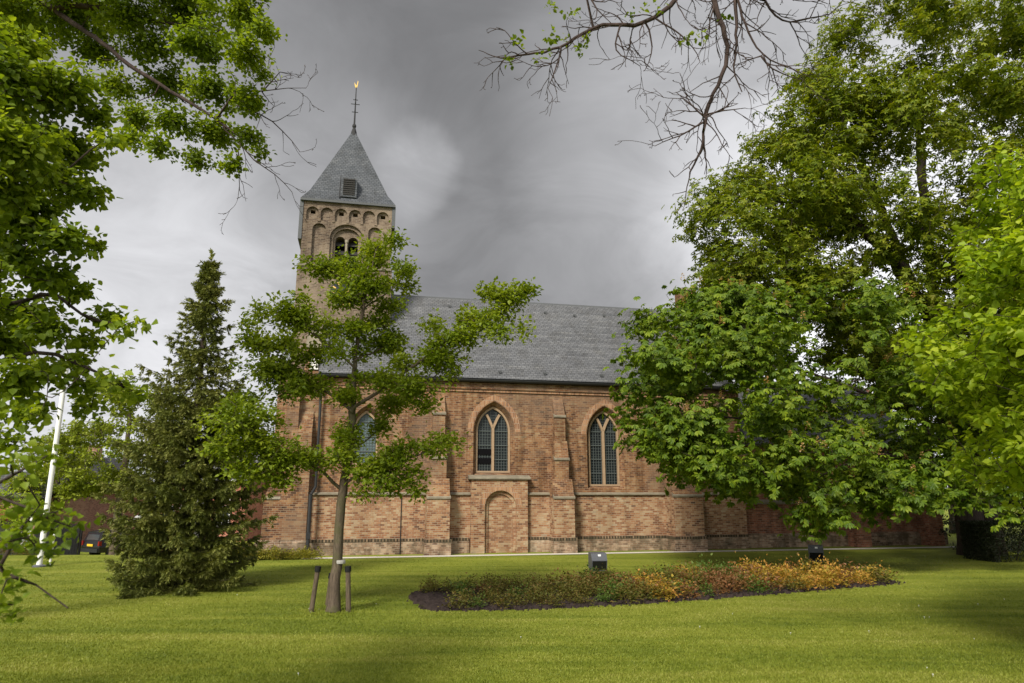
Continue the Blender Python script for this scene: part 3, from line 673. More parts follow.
# ------------------------------------------------------------------ vegetation machinery
def np_mesh(name, verts, faces, smooth=False):
    me = bpy.data.meshes.new(name); verts = np.asarray(verts, np.float32); faces = np.asarray(faces, np.int32)
    k = faces.shape[1]; me.vertices.add(len(verts)); me.vertices.foreach_set('co', verts.reshape(-1))
    me.loops.add(faces.size); me.loops.foreach_set('vertex_index', faces.reshape(-1))
    me.polygons.add(len(faces)); me.polygons.foreach_set('loop_start', np.arange(0, faces.size, k, dtype=np.int32))
    if smooth: me.polygons.foreach_set('use_smooth', np.ones(len(faces), bool))
    me.update(calc_edges=True); return me
def unit(a): return a / (np.linalg.norm(a, axis=-1, keepdims=True) + 1e-9)
def leaves(pos, axis, nrm, ln, wr=.6, fold=.18, shape=(.30, .72, .55)):
    """folded leaves of six corners: base, two shoulders each side, tip"""
    n = len(pos); ax = unit(axis); sd = unit(np.cross(ax, nrm)); up = np.cross(sd, ax)
    ln = np.broadcast_to(np.asarray(ln, float).reshape(-1, 1), (n, 1)); hw = ln * wr / 2
    a, b_, k = shape
    V = np.stack([pos, pos + ax * ln * a + sd * hw + up * ln * fold * .7, pos + ax * ln * b_ + sd * hw * k + up * ln * fold * .4, pos + ax * ln - up * ln * fold * .5,
                  pos + ax * ln * b_ - sd * hw * k + up * ln * fold * .4, pos + ax * ln * a - sd * hw + up * ln * fold * .7], 1)
    base = np.arange(n)[:, None] * 6
    Fq = np.concatenate([base + np.array([[0, 1, 2, 3]]), base + np.array([[0, 3, 4, 5]])], 0)
    return V.reshape(-1, 3), Fq
class Leafy:
    def __init__(s): s.V = []; s.F = []; s.n = 0
    def add(s, V, F): s.V.append(V); s.F.append(F + s.n); s.n += len(V)
    def mesh(s, name): return np_mesh(name, np.concatenate(s.V), np.concatenate(s.F))
def grow(seeds, targets, step, rng, sag=0.0, wig=.12):
    """join every target to the nearest wood; returns node positions and parents"""
    pos, par, cap_r = [], [], []
    def line(pts, p, rr):
        for i, q in enumerate(pts): pos.append(np.array(q, float)); par.append(p); p = len(pos) - 1; cap_r.append(rr[0] + (rr[1] - rr[0]) * i / max(1, len(pts) - 1))
        return p
    def dense(pl):
        pl = np.array(pl, float); out = [pl[0]]
        for a, b_ in zip(pl[:-1], pl[1:]):
            k = max(1, int(np.linalg.norm(b_ - a) / step))
            for j in range(1, k + 1): out.append(a + (b_ - a) * j / k)
        out = np.array(out)
        if len(out) > 4:
            for _ in range(2): out[1:-1] = (out[:-2] + 2 * out[1:-1] + out[2:]) / 4
            out[1:-1] += rng.normal(0, step * wig * .5, out[1:-1].shape)
        return out
    for i, pl in enumerate(seeds):
        rr = (9., 9.)
        if isinstance(pl, tuple): pl, rr = pl[0], pl[1:]
        d = dense(pl)
        if i == 0: line(d, -1, rr)
        else:
            j = int(np.argmin(np.linalg.norm(np.array(pos) - d[0], axis=1))); line(d, j, rr)
    T = np.asarray(targets, float)
    cap = len(pos) + int(len(T) * 14) + 10; A = np.zeros((cap, 3)); n = len(pos); A[:n] = pos; zmin = A[:n, 2].min()
    if len(T):
        d0 = np.min(np.linalg.norm(T[:, None] - A[None, :n:2], axis=2), axis=1); order = np.argsort(d0)
        tips = []
        skip = max(1, int(.18 * n)) if n > 8 else 0
        for k in order:
            tg = T[k]; d = np.linalg.norm(A[:n] - tg, axis=1)
            d = d + np.maximum(0, A[:n, 2] - tg[2]) * .35
            d[:2] += 3
            j = int(np.argmin(d)); a = A[j]; L = np.linalg.norm(tg - a)
            m = int(min(12, max(1, round(L / step))))
            pj = A[par[j]] if par[j] >= 0 else a - [0, 0, .1]
            pd = a - pj; pd = pd / (np.linalg.norm(pd) + 1e-6)
            c = a + pd * L * .35 + (tg - a) * .25 + np.array([0, 0, -sag * L]) + rng.normal(0, .06 * L, 3)
            p = j
            for q in range(1, m + 1):
                t_ = q / m; x = (1 - t_) ** 2 * a + 2 * t_ * (1 - t_) * c + t_ * t_ * tg
                if n >= cap: break
                A[n] = x + (rng.normal(0, .05 * step, 3) if q < m else 0); par.append(p); cap_r.append(min(.75 * cap_r[j], .016 * L + .012) * (1 - .6 * t_)); p = n; n += 1
    global CAPS
    CAPS = np.array(cap_r[:n])
    return A[:n].copy(), np.array(par)
def wood_mesh(name, A, par, base_r, tip_r=.004, e=2.3, flare=None, capped=True):
    n = len(A); wt = np.zeros(n); has = np.zeros(n, bool); has[par[par >= 0]] = True
    wt[~has] = 1
    for i in range(n - 1, 0, -1): wt[par[i]] += wt[i]
    r = base_r * (wt / wt[0]) ** (1 / e)
    if capped and len(CAPS) == n: r = np.minimum(r, CAPS)
    r = np.maximum(tip_r, r)
    ch = [[] for _ in range(n)]
    for i in range(1, n): ch[par[i]].append(i)
    V, Fq, nv = [], [], 0
    st = [(0, None)]
    while st:
        i, p = st.pop(); chain = [] if p is None else [p]; rad = [] if p is None else [min(r[p], r[i] * 1.25)]
        while True:
            chain.append(i); rad.append(r[i])
            if not ch[i]: break
            m = max(ch[i], key=lambda q: wt[q])
            for q in ch[i]:
                if q != m: st.append((q, i))
            i = m
        if len(chain) < 2: continue
        pts = A[chain]; rad = np.array(rad); d = unit(np.gradient(pts, axis=0))
        if p is None and flare: rad = rad * (1 + flare[0] * np.exp(-(pts[:, 2] - pts[0, 2]) / flare[1]))
        k = 10 if rad[0] > .08 else 6 if rad[0] > .025 else 4
        h = np.array([.3, .9, .2]) if abs(d[0][1]) < .8 else np.array([.9, .1, .3])
        u = unit(np.cross(d, h)); v = np.cross(d, u); ang = np.arange(k) * 2 * np.pi / k
        ring = pts[:, None] + rad[:, None, None] * (np.cos(ang)[None, :, None] * u[:, None] + np.sin(ang)[None, :, None] * v[:, None])
        m = len(chain); V.append(ring.reshape(-1, 3)); a = nv + np.arange((m - 1) * k).reshape(m - 1, k); b_ = np.roll(a, -1, axis=1)
        Fq.append(np.stack([a, b_, b_ + k, a + k], -1).reshape(-1, 4)); nv += m * k
    return np_mesh(name, np.concatenate(V), np.concatenate(Fq), smooth=True)
def clump_targets(cl, rng, dens, flat=.75, inner=.35):
    """cl: (cx,cy,cz,rx,ry,rz); points fill each clump, more towards its upper outside"""
    T, D = [], []
    for cx, cy, cz, rx, ry, rz in cl:
        k = max(3, int(dens * (rx * ry * rz) ** (2 / 3))); d = unit(rng.normal(0, 1, (k, 3))); d[:, 2] = d[:, 2] * .9 + .12
        rr = inner + (1 - inner) * rng.random((k, 1)) ** .55
        T.append(np.array([cx, cy, cz]) + d * rr * np.array([rx, ry, rz])); D.append(unit(d * np.array([1, 1, flat])))
    return np.concatenate(T), np.concatenate(D)
def envelope_clumps(ells, n, rad, rng, flat=.62, keep=None, yfar=None):
    """clump centres over the skin of a crown made of overlapping ellipsoids"""
    E = np.array(ells, float); ar = (E[:, 3] * E[:, 4] * E[:, 5]) ** (2 / 3); out = []
    while len(out) < n:
        e = E[rng.choice(len(E), p=ar / ar.sum())]; d = unit(rng.normal(0, 1, 3)); s = .80 + .24 * rng.random()
        if rng.random() < .22: s = .45 + .3 * rng.random()
        p = e[:3] + d * e[3:] * s
        if any((((p - q[:3]) / q[3:]) ** 2).sum() < .45 for q in E if q is not e) and rng.random() < .8: continue
        if keep and not keep(p): continue
        if yfar is not None and p[1] > yfar and rng.random() < .5: continue
        r = rad * (.45 + 1.0 * rng.random() ** 1.3); out.append((p[0], p[1], p[2], r, r, r * flat))
    return out
def sprays(T, D, rng, per, ln, wr, twig=.28, up=.6, droop=.25, jit=.5, fold=.18, shape=(.30, .72, .55)):
    """leaves alternating along the last bit of every twig"""
    n = len(T); k = per; t_ = rng.random((n, k, 1)); D3 = np.repeat(D[:, None], k, 1)
    side = unit(np.cross(D3, np.array([0, 0, 1.]) + rng.normal(0, .5, (n, k, 3)))) * np.where(rng.random((n, k, 1)) < .5, -1, 1)
    pos = T[:, None] - D3 * twig * (1 - t_) * .9 + side * rng.random((n, k, 1)) * twig * .45 + rng.normal(0, twig * .16, (n, k, 3))
    ax = unit(D3 * .7 + side * 1.0 + np.array([0, 0, -droop]) + rng.normal(0, .35, (n, k, 3)))
    nr = unit(np.array([0, 0, up]) + D3 * .5 + rng.normal(0, jit, (n, k, 3)))
    L = ln * (.65 + .6 * rng.random((n, k)))
    return leaves(pos.reshape(-1, 3), ax.reshape(-1, 3), nr.reshape(-1, 3), L.reshape(-1), wr, fold, shape)
def palmate(T, D, rng, per, ln, twig=.35, nl=6, droop=.45, up=.7):
    """hand-shaped leaves: leaflets spread from the end of a stalk and hang a little"""
    n = len(T); D3 = np.repeat(D[:, None], per, 1)
    c = T[:, None] - D3 * twig * rng.random((n, per, 1)) + rng.normal(0, twig * .5, (n, per, 3)); c = c.reshape(-1, 3)
    nr = unit(np.array([0, 0, up]) + D3.reshape(-1, 3) * .8 + rng.normal(0, .33, (n * per, 3)))
    fw = unit(np.cross(nr, rng.normal(0, 1, nr.shape))); sd = np.cross(nr, fw); m = len(c)
    a = (np.arange(nl) - (nl - 1) / 2) * (2 * np.pi / (nl + .8)); a = a[None] + rng.normal(0, .1, (m, nl))
    ax = fw[:, None] * np.cos(a)[..., None] + sd[:, None] * np.sin(a)[..., None] + nr[:, None] * .1 - np.array([0, 0, droop])
    L = ln * (.7 + .5 * rng.random((m, 1))) * (1 - .35 * np.abs(a) / np.pi)
    pos = np.repeat(c[:, None], nl, 1); nn = np.repeat(nr[:, None], nl, 1)
    return leaves(pos.reshape(-1, 3), ax.reshape(-1, 3), nn.reshape(-1, 3), L.reshape(-1), .36, .14, (.40, .72, .95))
def twig_out(A, par, caps, rng, idx, d, L, r, depth, bend=.16):
    n = max(3, int(L / .055)); p = idx; pos = A[idx]; dr = rng.normal(0, bend * .35, 3)
    for i in range(n):
        d = unit(d + rng.normal(0, bend, 3) + dr); pos = pos + d * L / n; A.append(pos); par.append(p); caps.append(max(.0018, r * (1 - .65 * i / n))); p = len(A) - 1
        if depth > 0 and i >= 1 and rng.random() < .42:
            sd = unit(np.cross(d, rng.normal(0, 1, 3))); twig_out(A, par, caps, rng, p, unit(d * .75 + sd * .7), L * (.28 + .35 * rng.random()) * (1 - .4 * i / n), r * .68, depth - 1, bend)
def add_twigs(A, par, rng, lo, hi, every, L, r, depth, where=None):
    """fine forking side twigs on the bare limbs whose radius lies between lo and hi"""
    global CAPS
    A = list(A); par = list(par); caps = list(CAPS)
    for i in range(1, len(A)):
        if lo < caps[i] < hi and rng.random() < every and (where is None or where(A[i])):
            d = unit(A[i] - A[par[i]]); sd = unit(np.cross(d, rng.normal(0, 1, 3)))
            twig_out(A, par, caps, rng, i, unit(d * .8 + sd * .8), L * (.5 + .8 * rng.random()), min(r, caps[i] * .7), depth)
    CAPS = np.array(caps); return np.array(A), np.array(par)
def tree(name, loc, label, cat='tree', group=None):
    o = empty(name, loc); tag(o, label, cat, group); return o
def to_local(A, loc): return A - np.asarray(loc, float)
def px_clumps(lst, Y, rng, jy, scale=1.0, dr=1.0):
    out = []
    for q in lst:
        x, y, rx, ry = q[:4]; dy = q[4] if len(q) > 4 else rng.normal(0, jy)
        c = P(x, y, Y + dy); d = np.linalg.norm(P(x + 1, y, Y + dy) - c) * scale; out.append((c[0], c[1], c[2], rx * d, max(rx, ry) * d * dr, ry * d))
    return out
def pl(pts, Y, dy=None):
    return [P(x, y, Y + (dy[i] if dy is not None else 0)) for i, (x, y) in enumerate(pts)]

# ------------------------------------------------------------------ young tree in the lawn with its stakes
def young_tree():
    rng = np.random.default_rng(11); Y = 14.93; base = G(333, 612)
    root = tree('young_tree', base, 'young broadleaf tree with layered foliage tied between low stakes in front of the church')
    trunk = [base] + pl([(335, 580), (339, 540), (342, 492), (349, 450), (353, 412), (354, 372), (358, 335), (364, 300), (371, 268), (380, 240)], Y, [0, 0, 0, .05, .1, .1, .05, 0, -.05, -.1])
    seeds = [trunk,
             pl([(342, 490), (325, 472), (300, 458), (268, 446), (240, 432)], Y, [0, -.2, -.4, -.7, -.9]),
             pl([(344, 484), (370, 470), (400, 462), (440, 447)], Y, [0, -.3, -.5, -.6]),
             pl([(353, 412), (328, 392), (295, 378), (262, 362), (252, 330)], Y, [0, .2, .3, .4, .6]),
             pl([(353, 408), (378, 392), (405, 372), (436, 350), (470, 322), (500, 305), (526, 290)], Y, [0, -.1, -.3, -.4, -.5, -.6, -.6]),
             pl([(355, 368), (330, 345), (300, 325), (285, 305)], Y, [0, -.3, -.6, -.7]),
             pl([(364, 300), (345, 280), (322, 265)], Y, [0, .2, .3]), pl([(362, 310), (390, 292), (405, 275)], Y, [0, .3, .4]),
             pl([(355, 360), (378, 350), (395, 340)], Y, [0, .5, .7]), pl([(349, 450), (370, 440), (392, 410)], Y, [0, .6, 1.0])]
    C = [(240, 420, 30, 16, -.9), (262, 444, 26, 12, -.8), (226, 448, 20, 11, -1.0), (285, 462, 24, 13, -.5), (248, 472, 22, 10, -.8), (280, 480, 18, 7, -.4),
         (270, 372, 26, 12, .4), (300, 388, 30, 10, .3), (257, 345, 13, 12, .5), (288, 318, 16, 10, -.6), (262, 312, 9, 9, -.5), (312, 355, 20, 9, 0), (302, 300, 7, 7, -.6), (285, 345, 18, 10, .4),
         (250, 400, 14, 7, .2), (320, 268, 18, 7, .3), (343, 300, 16, 9), (348, 266, 14, 11), (374, 258, 17, 10), (394, 240, 11, 7), (370, 285, 18, 8), (403, 268, 10, 6), (386, 308, 16, 8),
         (352, 332, 14, 8), (390, 345, 14, 8, .7), (325, 325, 14, 7, -.4), (378, 322, 15, 6), (340, 352, 12, 6),
         (415, 388, 25, 12, -.3), (442, 358, 20, 10, -.4), (465, 338, 22, 8, -.5), (488, 322, 18, 7, -.6), (508, 303, 15, 7, -.6), (489, 290, 5, 6, -.6), (526, 291, 9, 5, -.6), (500, 335, 15, 4, -.8), (524, 330, 9, 3, -.9), (432, 328, 9, 9, -.2), (450, 372, 10, 6, -.3),
         (392, 402, 18, 10, .9), (425, 406, 12, 7, -.3), (386, 380, 14, 8, .2),
         (344, 455, 16, 9, -.3), (366, 472, 20, 10, -.4), (390, 462, 18, 9, -.5), (386, 485, 20, 8, -.6), (412, 472, 13, 6, -.6), (436, 450, 14, 5, -.6), (455, 442, 7, 3, -.6), (416, 491, 10, 4, -.7), (362, 494, 10, 4, -.4), (348, 440, 12, 5, .2), (405, 447, 12, 4, -.5)]
    seeds = [seeds[0]] + [(q, .042, .010) for q in seeds[1:]]
    cl = px_clumps(C, Y, rng, .7, 1.6, 1.1)
    for q in seeds[1:]:
        for a_, b_ in zip(q[0][1:-1], q[0][2:]):
            for t_ in (.2, .55, .9): c_ = a_ + (b_ - a_) * t_ + rng.normal(0, .10, 3); cl.append((c_[0], c_[1], c_[2] + .06, .36, .36, .20))
    for a_, b_ in zip(trunk[4:-1], trunk[5:]):
        for t_ in (.1, .4, .7): c_ = a_ + (b_ - a_) * t_ + rng.normal(0, .16, 3); cl.append((c_[0], c_[1], c_[2], .34, .34, .24))
    T, D = clump_targets(cl, rng, 74, .8, .0)
    A, par = grow(seeds, T, .2, rng, .05)
    link('trunk', wood_mesh('young_trunk', to_local(A, base), par, .094, .004, 2.1, (.65, .45)), BARK, root)
    L = Leafy(); L.add(*sprays(T - base, D, rng, 32, .092, .68, .40, .9, .05, .5)); link('crown', L.mesh('young_crown'), L_YOUN, root)
    # bare dead twigs below the right limb
    b2 = pl([(440, 372), (425, 385), (432, 378), (455, 383), (470, 365)], Y - .4)
    A2, p2 = grow([b2], [P(462, 372, 14.4), P(445, 388, 14.5), P(430, 380, 14.4), P(400, 372, 14.5)], .2, rng)
    link('dead_twigs', wood_mesh('young_dead', to_local(A2, base), p2, .012, .004), BARKT, root)
    link('tree_tie', MB().lathe((.055, 0, 0), [(.104, 0), (.108, .03), (.102, .07)], 14).mesh('tree_tie'), STRAP, root, loc=tuple(P(337.5, 563.5, Y) - base))
    return base
young_tree()
def stake(name, top_px, base_px, r, label, group='stakes round the young tree'):
    b0 = G(*base_px); Y = b0[1]; t0 = P(top_px[0], top_px[1], Y)
    root = empty(name, b0); tag(root, label, 'tree stake', group)
    v = t0 - b0; L = np.linalg.norm(v); u = v / L
    link('post', MB().tube((0, 0, -.03), tuple(v), r, 12, r * .92).mesh('stake_post'), TIMB, root)
    link('stake_cap', MB().tube(tuple(v - u * .07), tuple(v + u * .035), r * 1.22, 12).mesh('stake_cap'), plain('black_tie_' + label[:4], (.012, .012, .012), .7, .2), root)
stake('tree_stake', (318, 568), (311, 612), .052, 'leaning round wooden stake with black cap left of the young trunk')
stake('tree_stake', (348, 568), (348.5, 612), .055, 'upright round wooden stake with black cap right of the young trunk')
stake('tree_stake', (331, 575), (327, 605), .045, 'short wooden stake half hidden behind the young trunk')

# ------------------------------------------------------------------ spruce
def spruce():
    rng = np.random.default_rng(5); base = np.array([-8.42, 18.65, 0.]); H = 8.85
    root = tree('spruce_tree', base, 'dark olive conical spruce with branches down to the lawn left of the young tree')
    V = MB(); A = [np.array([0, 0, z]) for z in np.linspace(-.05, H, 30)]; par = [-1] + list(range(29)); tw_p, tw_d, tw_l = [], [], []
    prof_z = [0, .25, .8, 1.8, 3.2, 4.6, 6.0, 7.2, 8.2, 8.75]; prof_r = [1.3, 1.85, 1.80, 1.58, 1.32, 1.02, .70, .36, .13, .03]
    z = .18
    while z < H - .12:
        frac = z / H; nb = 8 if frac < .55 else 6
        a0 = rng.random() * 6.28
        for j in range(nb):
            a = a0 + j * 6.283 / nb + rng.normal(0, .18); zb = z + rng.normal(0, .07)
            if zb < .12: continue
            Lb = np.interp(zb, prof_z, prof_r) * (.70 + .48 * rng.random()) * (1 if zb > 1.2 else .92)
            if rng.random() < .14 and zb > 1.5: Lb *= 1.3
            if frac > .55: Lb *= .55 + .75 * rng.random()
            hz = np.array([math.cos(a), math.sin(a), 0]); p = int(np.argmin([abs(q[2] - zb) for q in A[:30]])); prev = p; m = max(3, int(Lb / .16)); sd = np.array([-hz[1], hz[0], 0])
            lift = .30 if frac > .75 else .0
            for k in range(1, m + 1):
                t_ = k / m; dz = Lb * (lift * t_ - .42 * t_ * (1 - frac * .7) + .30 * t_ ** 2.6)
                q = np.array([0, 0, zb]) + hz * Lb * t_ + np.array([0, 0, dz]); q[2] = max(q[2], .06); A.append(q); par.append(prev); prev = len(A) - 1
                if t_ > .22 or Lb < .6:
                    for s_ in (-1, 1):
                        ll = (.12 + .36 * (1 - t_) * min(1.2, Lb)) * (.7 + .6 * rng.random())
                        tw_p.append(q); tw_d.append(unit(hz * .75 + sd * s_ * (.8 + .3 * rng.random()) + np.array([0, 0, -.38 * (1 - frac) + rng.normal(0, .14)]))); tw_l.append(ll)
                    if rng.random() < .75:
                        tw_p.append(q); tw_d.append(unit(hz * .5 + np.array([0, 0, -.75 + rng.normal(0, .25)]) + sd * rng.normal(0, .5))); tw_l.append(.10 + .16 * rng.random())
            tw_p.append(A[-1]); tw_d.append(unit(hz + np.array([0, 0, .25]))); tw_l.append(.2)
        z += .150 - .03 * frac if frac < .55 else .21
    for k in range(7): tw_p.append(np.array([0, 0, H - .5 + k * .09])); tw_d.append(unit(np.array([rng.normal(0, .3), rng.normal(0, .3), 1.]))); tw_l.append(.14)
    link('trunk', wood_mesh('spruce_trunk', np.array(A), np.array(par), .15, .006, 1.9, None, False), BARKD, root)
    Pp, Dd, Ll = np.array(tw_p), np.array(tw_d), np.array(tw_l); n = len(Pp); k = 30
    t_ = (np.arange(k)[None, :, None] + rng.random((n, k, 1))) / k
    pos = Pp[:, None] + Dd[:, None] * Ll[:, None, None] * t_ + np.array([0, 0, -.10]) * (t_ ** 2) * Ll[:, None, None]
    h = unit(np.cross(Dd, np.array([.2, .1, 1.]))); g_ = np.cross(Dd, h); an = rng.random((n, k, 1)) * 6.283
    rad = h[:, None] * np.cos(an) + g_[:, None] * np.sin(an)
    ax = unit(Dd[:, None] * .9 + rad * .85 + np.array([0, 0, -.1])); nr = unit(rad + rng.normal(0, .4, rad.shape) + np.array([0, 0, .5]))
    L = Leafy(); L.add(*leaves(pos.reshape(-1, 3), ax.reshape(-1, 3), nr.reshape(-1, 3), (.066 + .05 * rng.random(n * k)), .25, .05, (.3, .7, .9)))
    link('crown', L.mesh('spruce_crown'), L_CONI, root)
    print('spruce twigs', n)
spruce()

# ------------------------------------------------------------------ chestnut, tall tree, linden
def chestnut():
    rng = np.random.default_rng(21); base = np.array([18.8, 28.4, 0.])
    root = tree('chestnut_tree', base, 'horse chestnut with fading blossom whose low skirt hides the chancel wall')
    E = [(11.0, 24.0, 5.6, 6.0, 5.0, 3.7), (6.3, 22.8, 5.3, 2.9, 2.6, 2.5), (4.85, 22.3, 4.7, 1.45, 1.6, 1.5), (9.3, 21.9, 3.3, 2.2, 1.7, 2.1), (12.6, 21.4, 3.9, 2.8, 2.0, 1.9), (7.0, 21.5, 4.0, 2.0, 1.5, 1.5), (14.8, 21.8, 4.4, 1.8, 1.7, 2.2), (7.3, 22.8, 7.0, 2.2, 2.2, 1.9), (6.3, 24.5, 7.5, 1.7, 2.5, 1.5)]
    def keep(p):
        if p[2] < 1.2: return False
        y = p[1]; q = p - _C; zc = q @ _F; sx = 512 + FPX * q[0] / zc; sy = 341.5 - FPX * (q @ _U) / zc
        if (sx - 809) ** 2 + (sy - 343) ** 2 < 22 ** 2: return False   # the gap in the crown above the chancel roof
        return not (p[1] < 20.0)
    cl = envelope_clumps(E, 290, .92, rng, .55, keep, 25.5)
    cl += px_clumps([(812, 512, 26, 16), (812, 528, 20, 10), (796, 518, 18, 10), (828, 520, 16, 9), (800, 490, 34, 18), (835, 498, 26, 14), (760, 478, 34, 16), (722, 470, 24, 13), (690, 462, 22, 12), (655, 448, 20, 13), (860, 476, 28, 16), (895, 468, 28, 16), (930, 470, 28, 16), (965, 478, 24, 18), (962, 500, 24, 12), (995, 498, 26, 14), (940, 492, 22, 10), (1010, 515, 22, 10), (780, 455, 34, 18)], 21.8, rng, .5)
    cl += px_clumps([(790, 392, 30, 18), (832, 388, 30, 18), (872, 402, 30, 18), (760, 378, 28, 18), (850, 432, 32, 18), (905, 420, 30, 20), (935, 440, 26, 18), (810, 420, 32, 18), (890, 385, 26, 18), (850, 365, 24, 14)], 22.8, rng, .7)
    T, D = clump_targets(cl, rng, 21, .9, .25)
    b = base; q = lambda x, y, z: np.array([x, y, z], float)
    seeds = [[b, b + [-.05, 0, 1.2], b + [-.1, -.1, 2.4], b + [-.3, -.2, 4.2], b + [-.4, -.2, 6.5]],
             ([b + [-.1, -.1, 2.4], q(14, 25.5, 3.6), q(10.5, 23.5, 4.4), q(6.2, 22.6, 4.9)], .16, .02),
             ([b + [-.1, -.1, 2.5], q(14.5, 24.5, 3.5), q(11.5, 22.8, 3.6), q(9.4, 21.9, 2.8)], .13, .02),
             ([b + [-.2, -.1, 3.0], q(15.2, 24.5, 3.9), q(13.0, 22.0, 4.2)], .12, .02),
             ([b + [-.3, -.2, 4.2], q(12.5, 25, 6.0), q(8.2, 23.4, 7.0)], .14, .02), ([b + [-.3, -.2, 4.2], b + [1.0, .3, 6.0], b + [1.5, .6, 7]], .12, .02)]
    A, par = grow(seeds, T, .35, rng, -.03)
    link('trunk', wood_mesh('chestnut_trunk', to_local(A, base), par, .34, .007, 2.3, (.4, .4)), BARKD, root)
    L = Leafy(); near = T[:, 1] < 25.5
    L.add(*palmate(T[near] - base, D[near], rng, 5, .215, .40, 7, .72, .6)); L.add(*palmate(T[~near] - base, D[~near], rng, 4, .21, .45, 5, .5, .8))
    link('crown', L.mesh('chestnut_crown'), L_CHES, root)
    # upright candles of faded blossom on the outside of the crown
    pick = np.array([i for i in range(len(T)) if T[i, 1] < 23.6 and D[i, 2] > .1]); pick = rng.choice(pick, 140, replace=False)
    B = Leafy(); c = T[pick] - base + D[pick] * .12; k = 22
    hh = rng.random((140, k, 1)); an = rng.random((140, k, 1)) * 6.283; out = np.concatenate([np.cos(an), np.sin(an), np.zeros_like(an)], 2)
    pos = c[:, None] + np.array([0, 0, .24]) * hh + out * .045 * (1.15 - hh)
    ax = unit(out + np.array([0, 0, .4])); nr = unit(np.array([0, 0, 1.]) + rng.normal(0, .4, ax.shape))
    B.add(*leaves(pos.reshape(-1, 3), ax.reshape(-1, 3), nr.reshape(-1, 3), .055, .9)); link('blossoms', B.mesh('chestnut_blossom'), BLOS, root)
    print('chestnut', len(T))
chestnut()
def tall_tree():
    rng = np.random.default_rng(22); base = np.array([18.2, 28.6, 0.])
    root = tree('tall_tree', base, 'very tall broad olive green tree towering behind the chestnut')
    E = [(19.0, 27.3, 14.6, 8.6, 6.6, 8.9), (10.6, 26.2, 12.6, 3.1, 3.0, 3.0), (9.4, 26.0, 9.8, 2.4, 2.4, 2.2), (13.4, 26.6, 15.4, 3.0, 3.0, 2.8), (21.5, 25.5, 15, 5, 4, 6), (15.8, 25.8, 8.6, 4.4, 2.6, 3.4), (20.5, 25.5, 8.0, 4.5, 3.0, 4.0)]
    def keep(p):
        q = p - _C; zc = q @ _F; sx = 512 + FPX * q[0] / zc; sy = 341.5 - FPX * (q @ _U) / zc
        if (sx - 809) ** 2 + (sy - 340) ** 2 < 20 ** 2: return False
        return p[2] > 4.6 and sx < 1250
    cl = envelope_clumps(E, 680, 1.1, rng, .55, keep, 28.5)
    cl += px_clumps([(950, 125, 30, 18), (985, 100, 32, 18), (965, 175, 30, 18), (1005, 150, 32, 18), (930, 62, 30, 18), (990, 45, 34, 18), (900, 112, 30, 18), (1020, 100, 30, 20), (915, 25, 30, 16), (960, 20, 30, 16), (935, 215, 28, 18), (970, 195, 26, 16), (1000, 180, 26, 16), (985, 225, 28, 16), (960, 140, 26, 14), (1000, 120, 26, 16), (880, 165, 24, 14), (900, 300, 30, 18), (930, 330, 28, 18), (875, 330, 26, 16)], 26.5, rng, 1.0)
    T, D = clump_targets(cl, rng, 22, .9, .2)
    b = base
    seeds = [[b, b + [-.1, 0, 2.5], b + [-.3, -.1, 5.5], b + [-.6, -.3, 8.5], b + [-.4, -.3, 13], b + [-.2, -.3, 18]],
             [b + [-.3, -.1, 5.5], b + [-2.4, -1.3, 7.4], b + [-5.2, -2.0, 9.0], b + [-7.6, -2.3, 10.0]],
             [b + [-.5, -.2, 7.3], b + [-2.0, -2.2, 9.4], b + [-4.2, -3.4, 11.6], b + [-6.2, -3.6, 13.4]],
             [b + [-.6, -.3, 8.5], b + [-2.2, -1.2, 12.0], b + [-3.8, -1.8, 16.0]], [b + [-.5, -.3, 8.0], b + [1.6, -2.4, 11], b + [2.8, -3.8, 14]],
             [b + [-.3, -.1, 6.0], b + [2.0, -1.8, 8.0], b + [3.8, -3.2, 10.2]], [b + [-.4, -.2, 7.0], b + [-1.4, -3.0, 8.6], b + [-2.2, -4.6, 9.4]]]
    A, par = grow(seeds, T, .45, rng, -.03)
    link('trunk', wood_mesh('tall_trunk', to_local(A, base), par, .50, .008, 2.3, (.4, .5)), BARKD, root)
    L = Leafy(); near = T[:, 1] < 28.0
    L.add(*palmate(T[near] - base, D[near], rng, 7, .20, .5, 5, .35, .8)); L.add(*palmate(T[~near] - base, D[~near], rng, 4, .24, .5, 5, .35, .8))
    link('crown', L.mesh('tall_crown'), L_TALL, root); print('tall', len(T))
tall_tree()
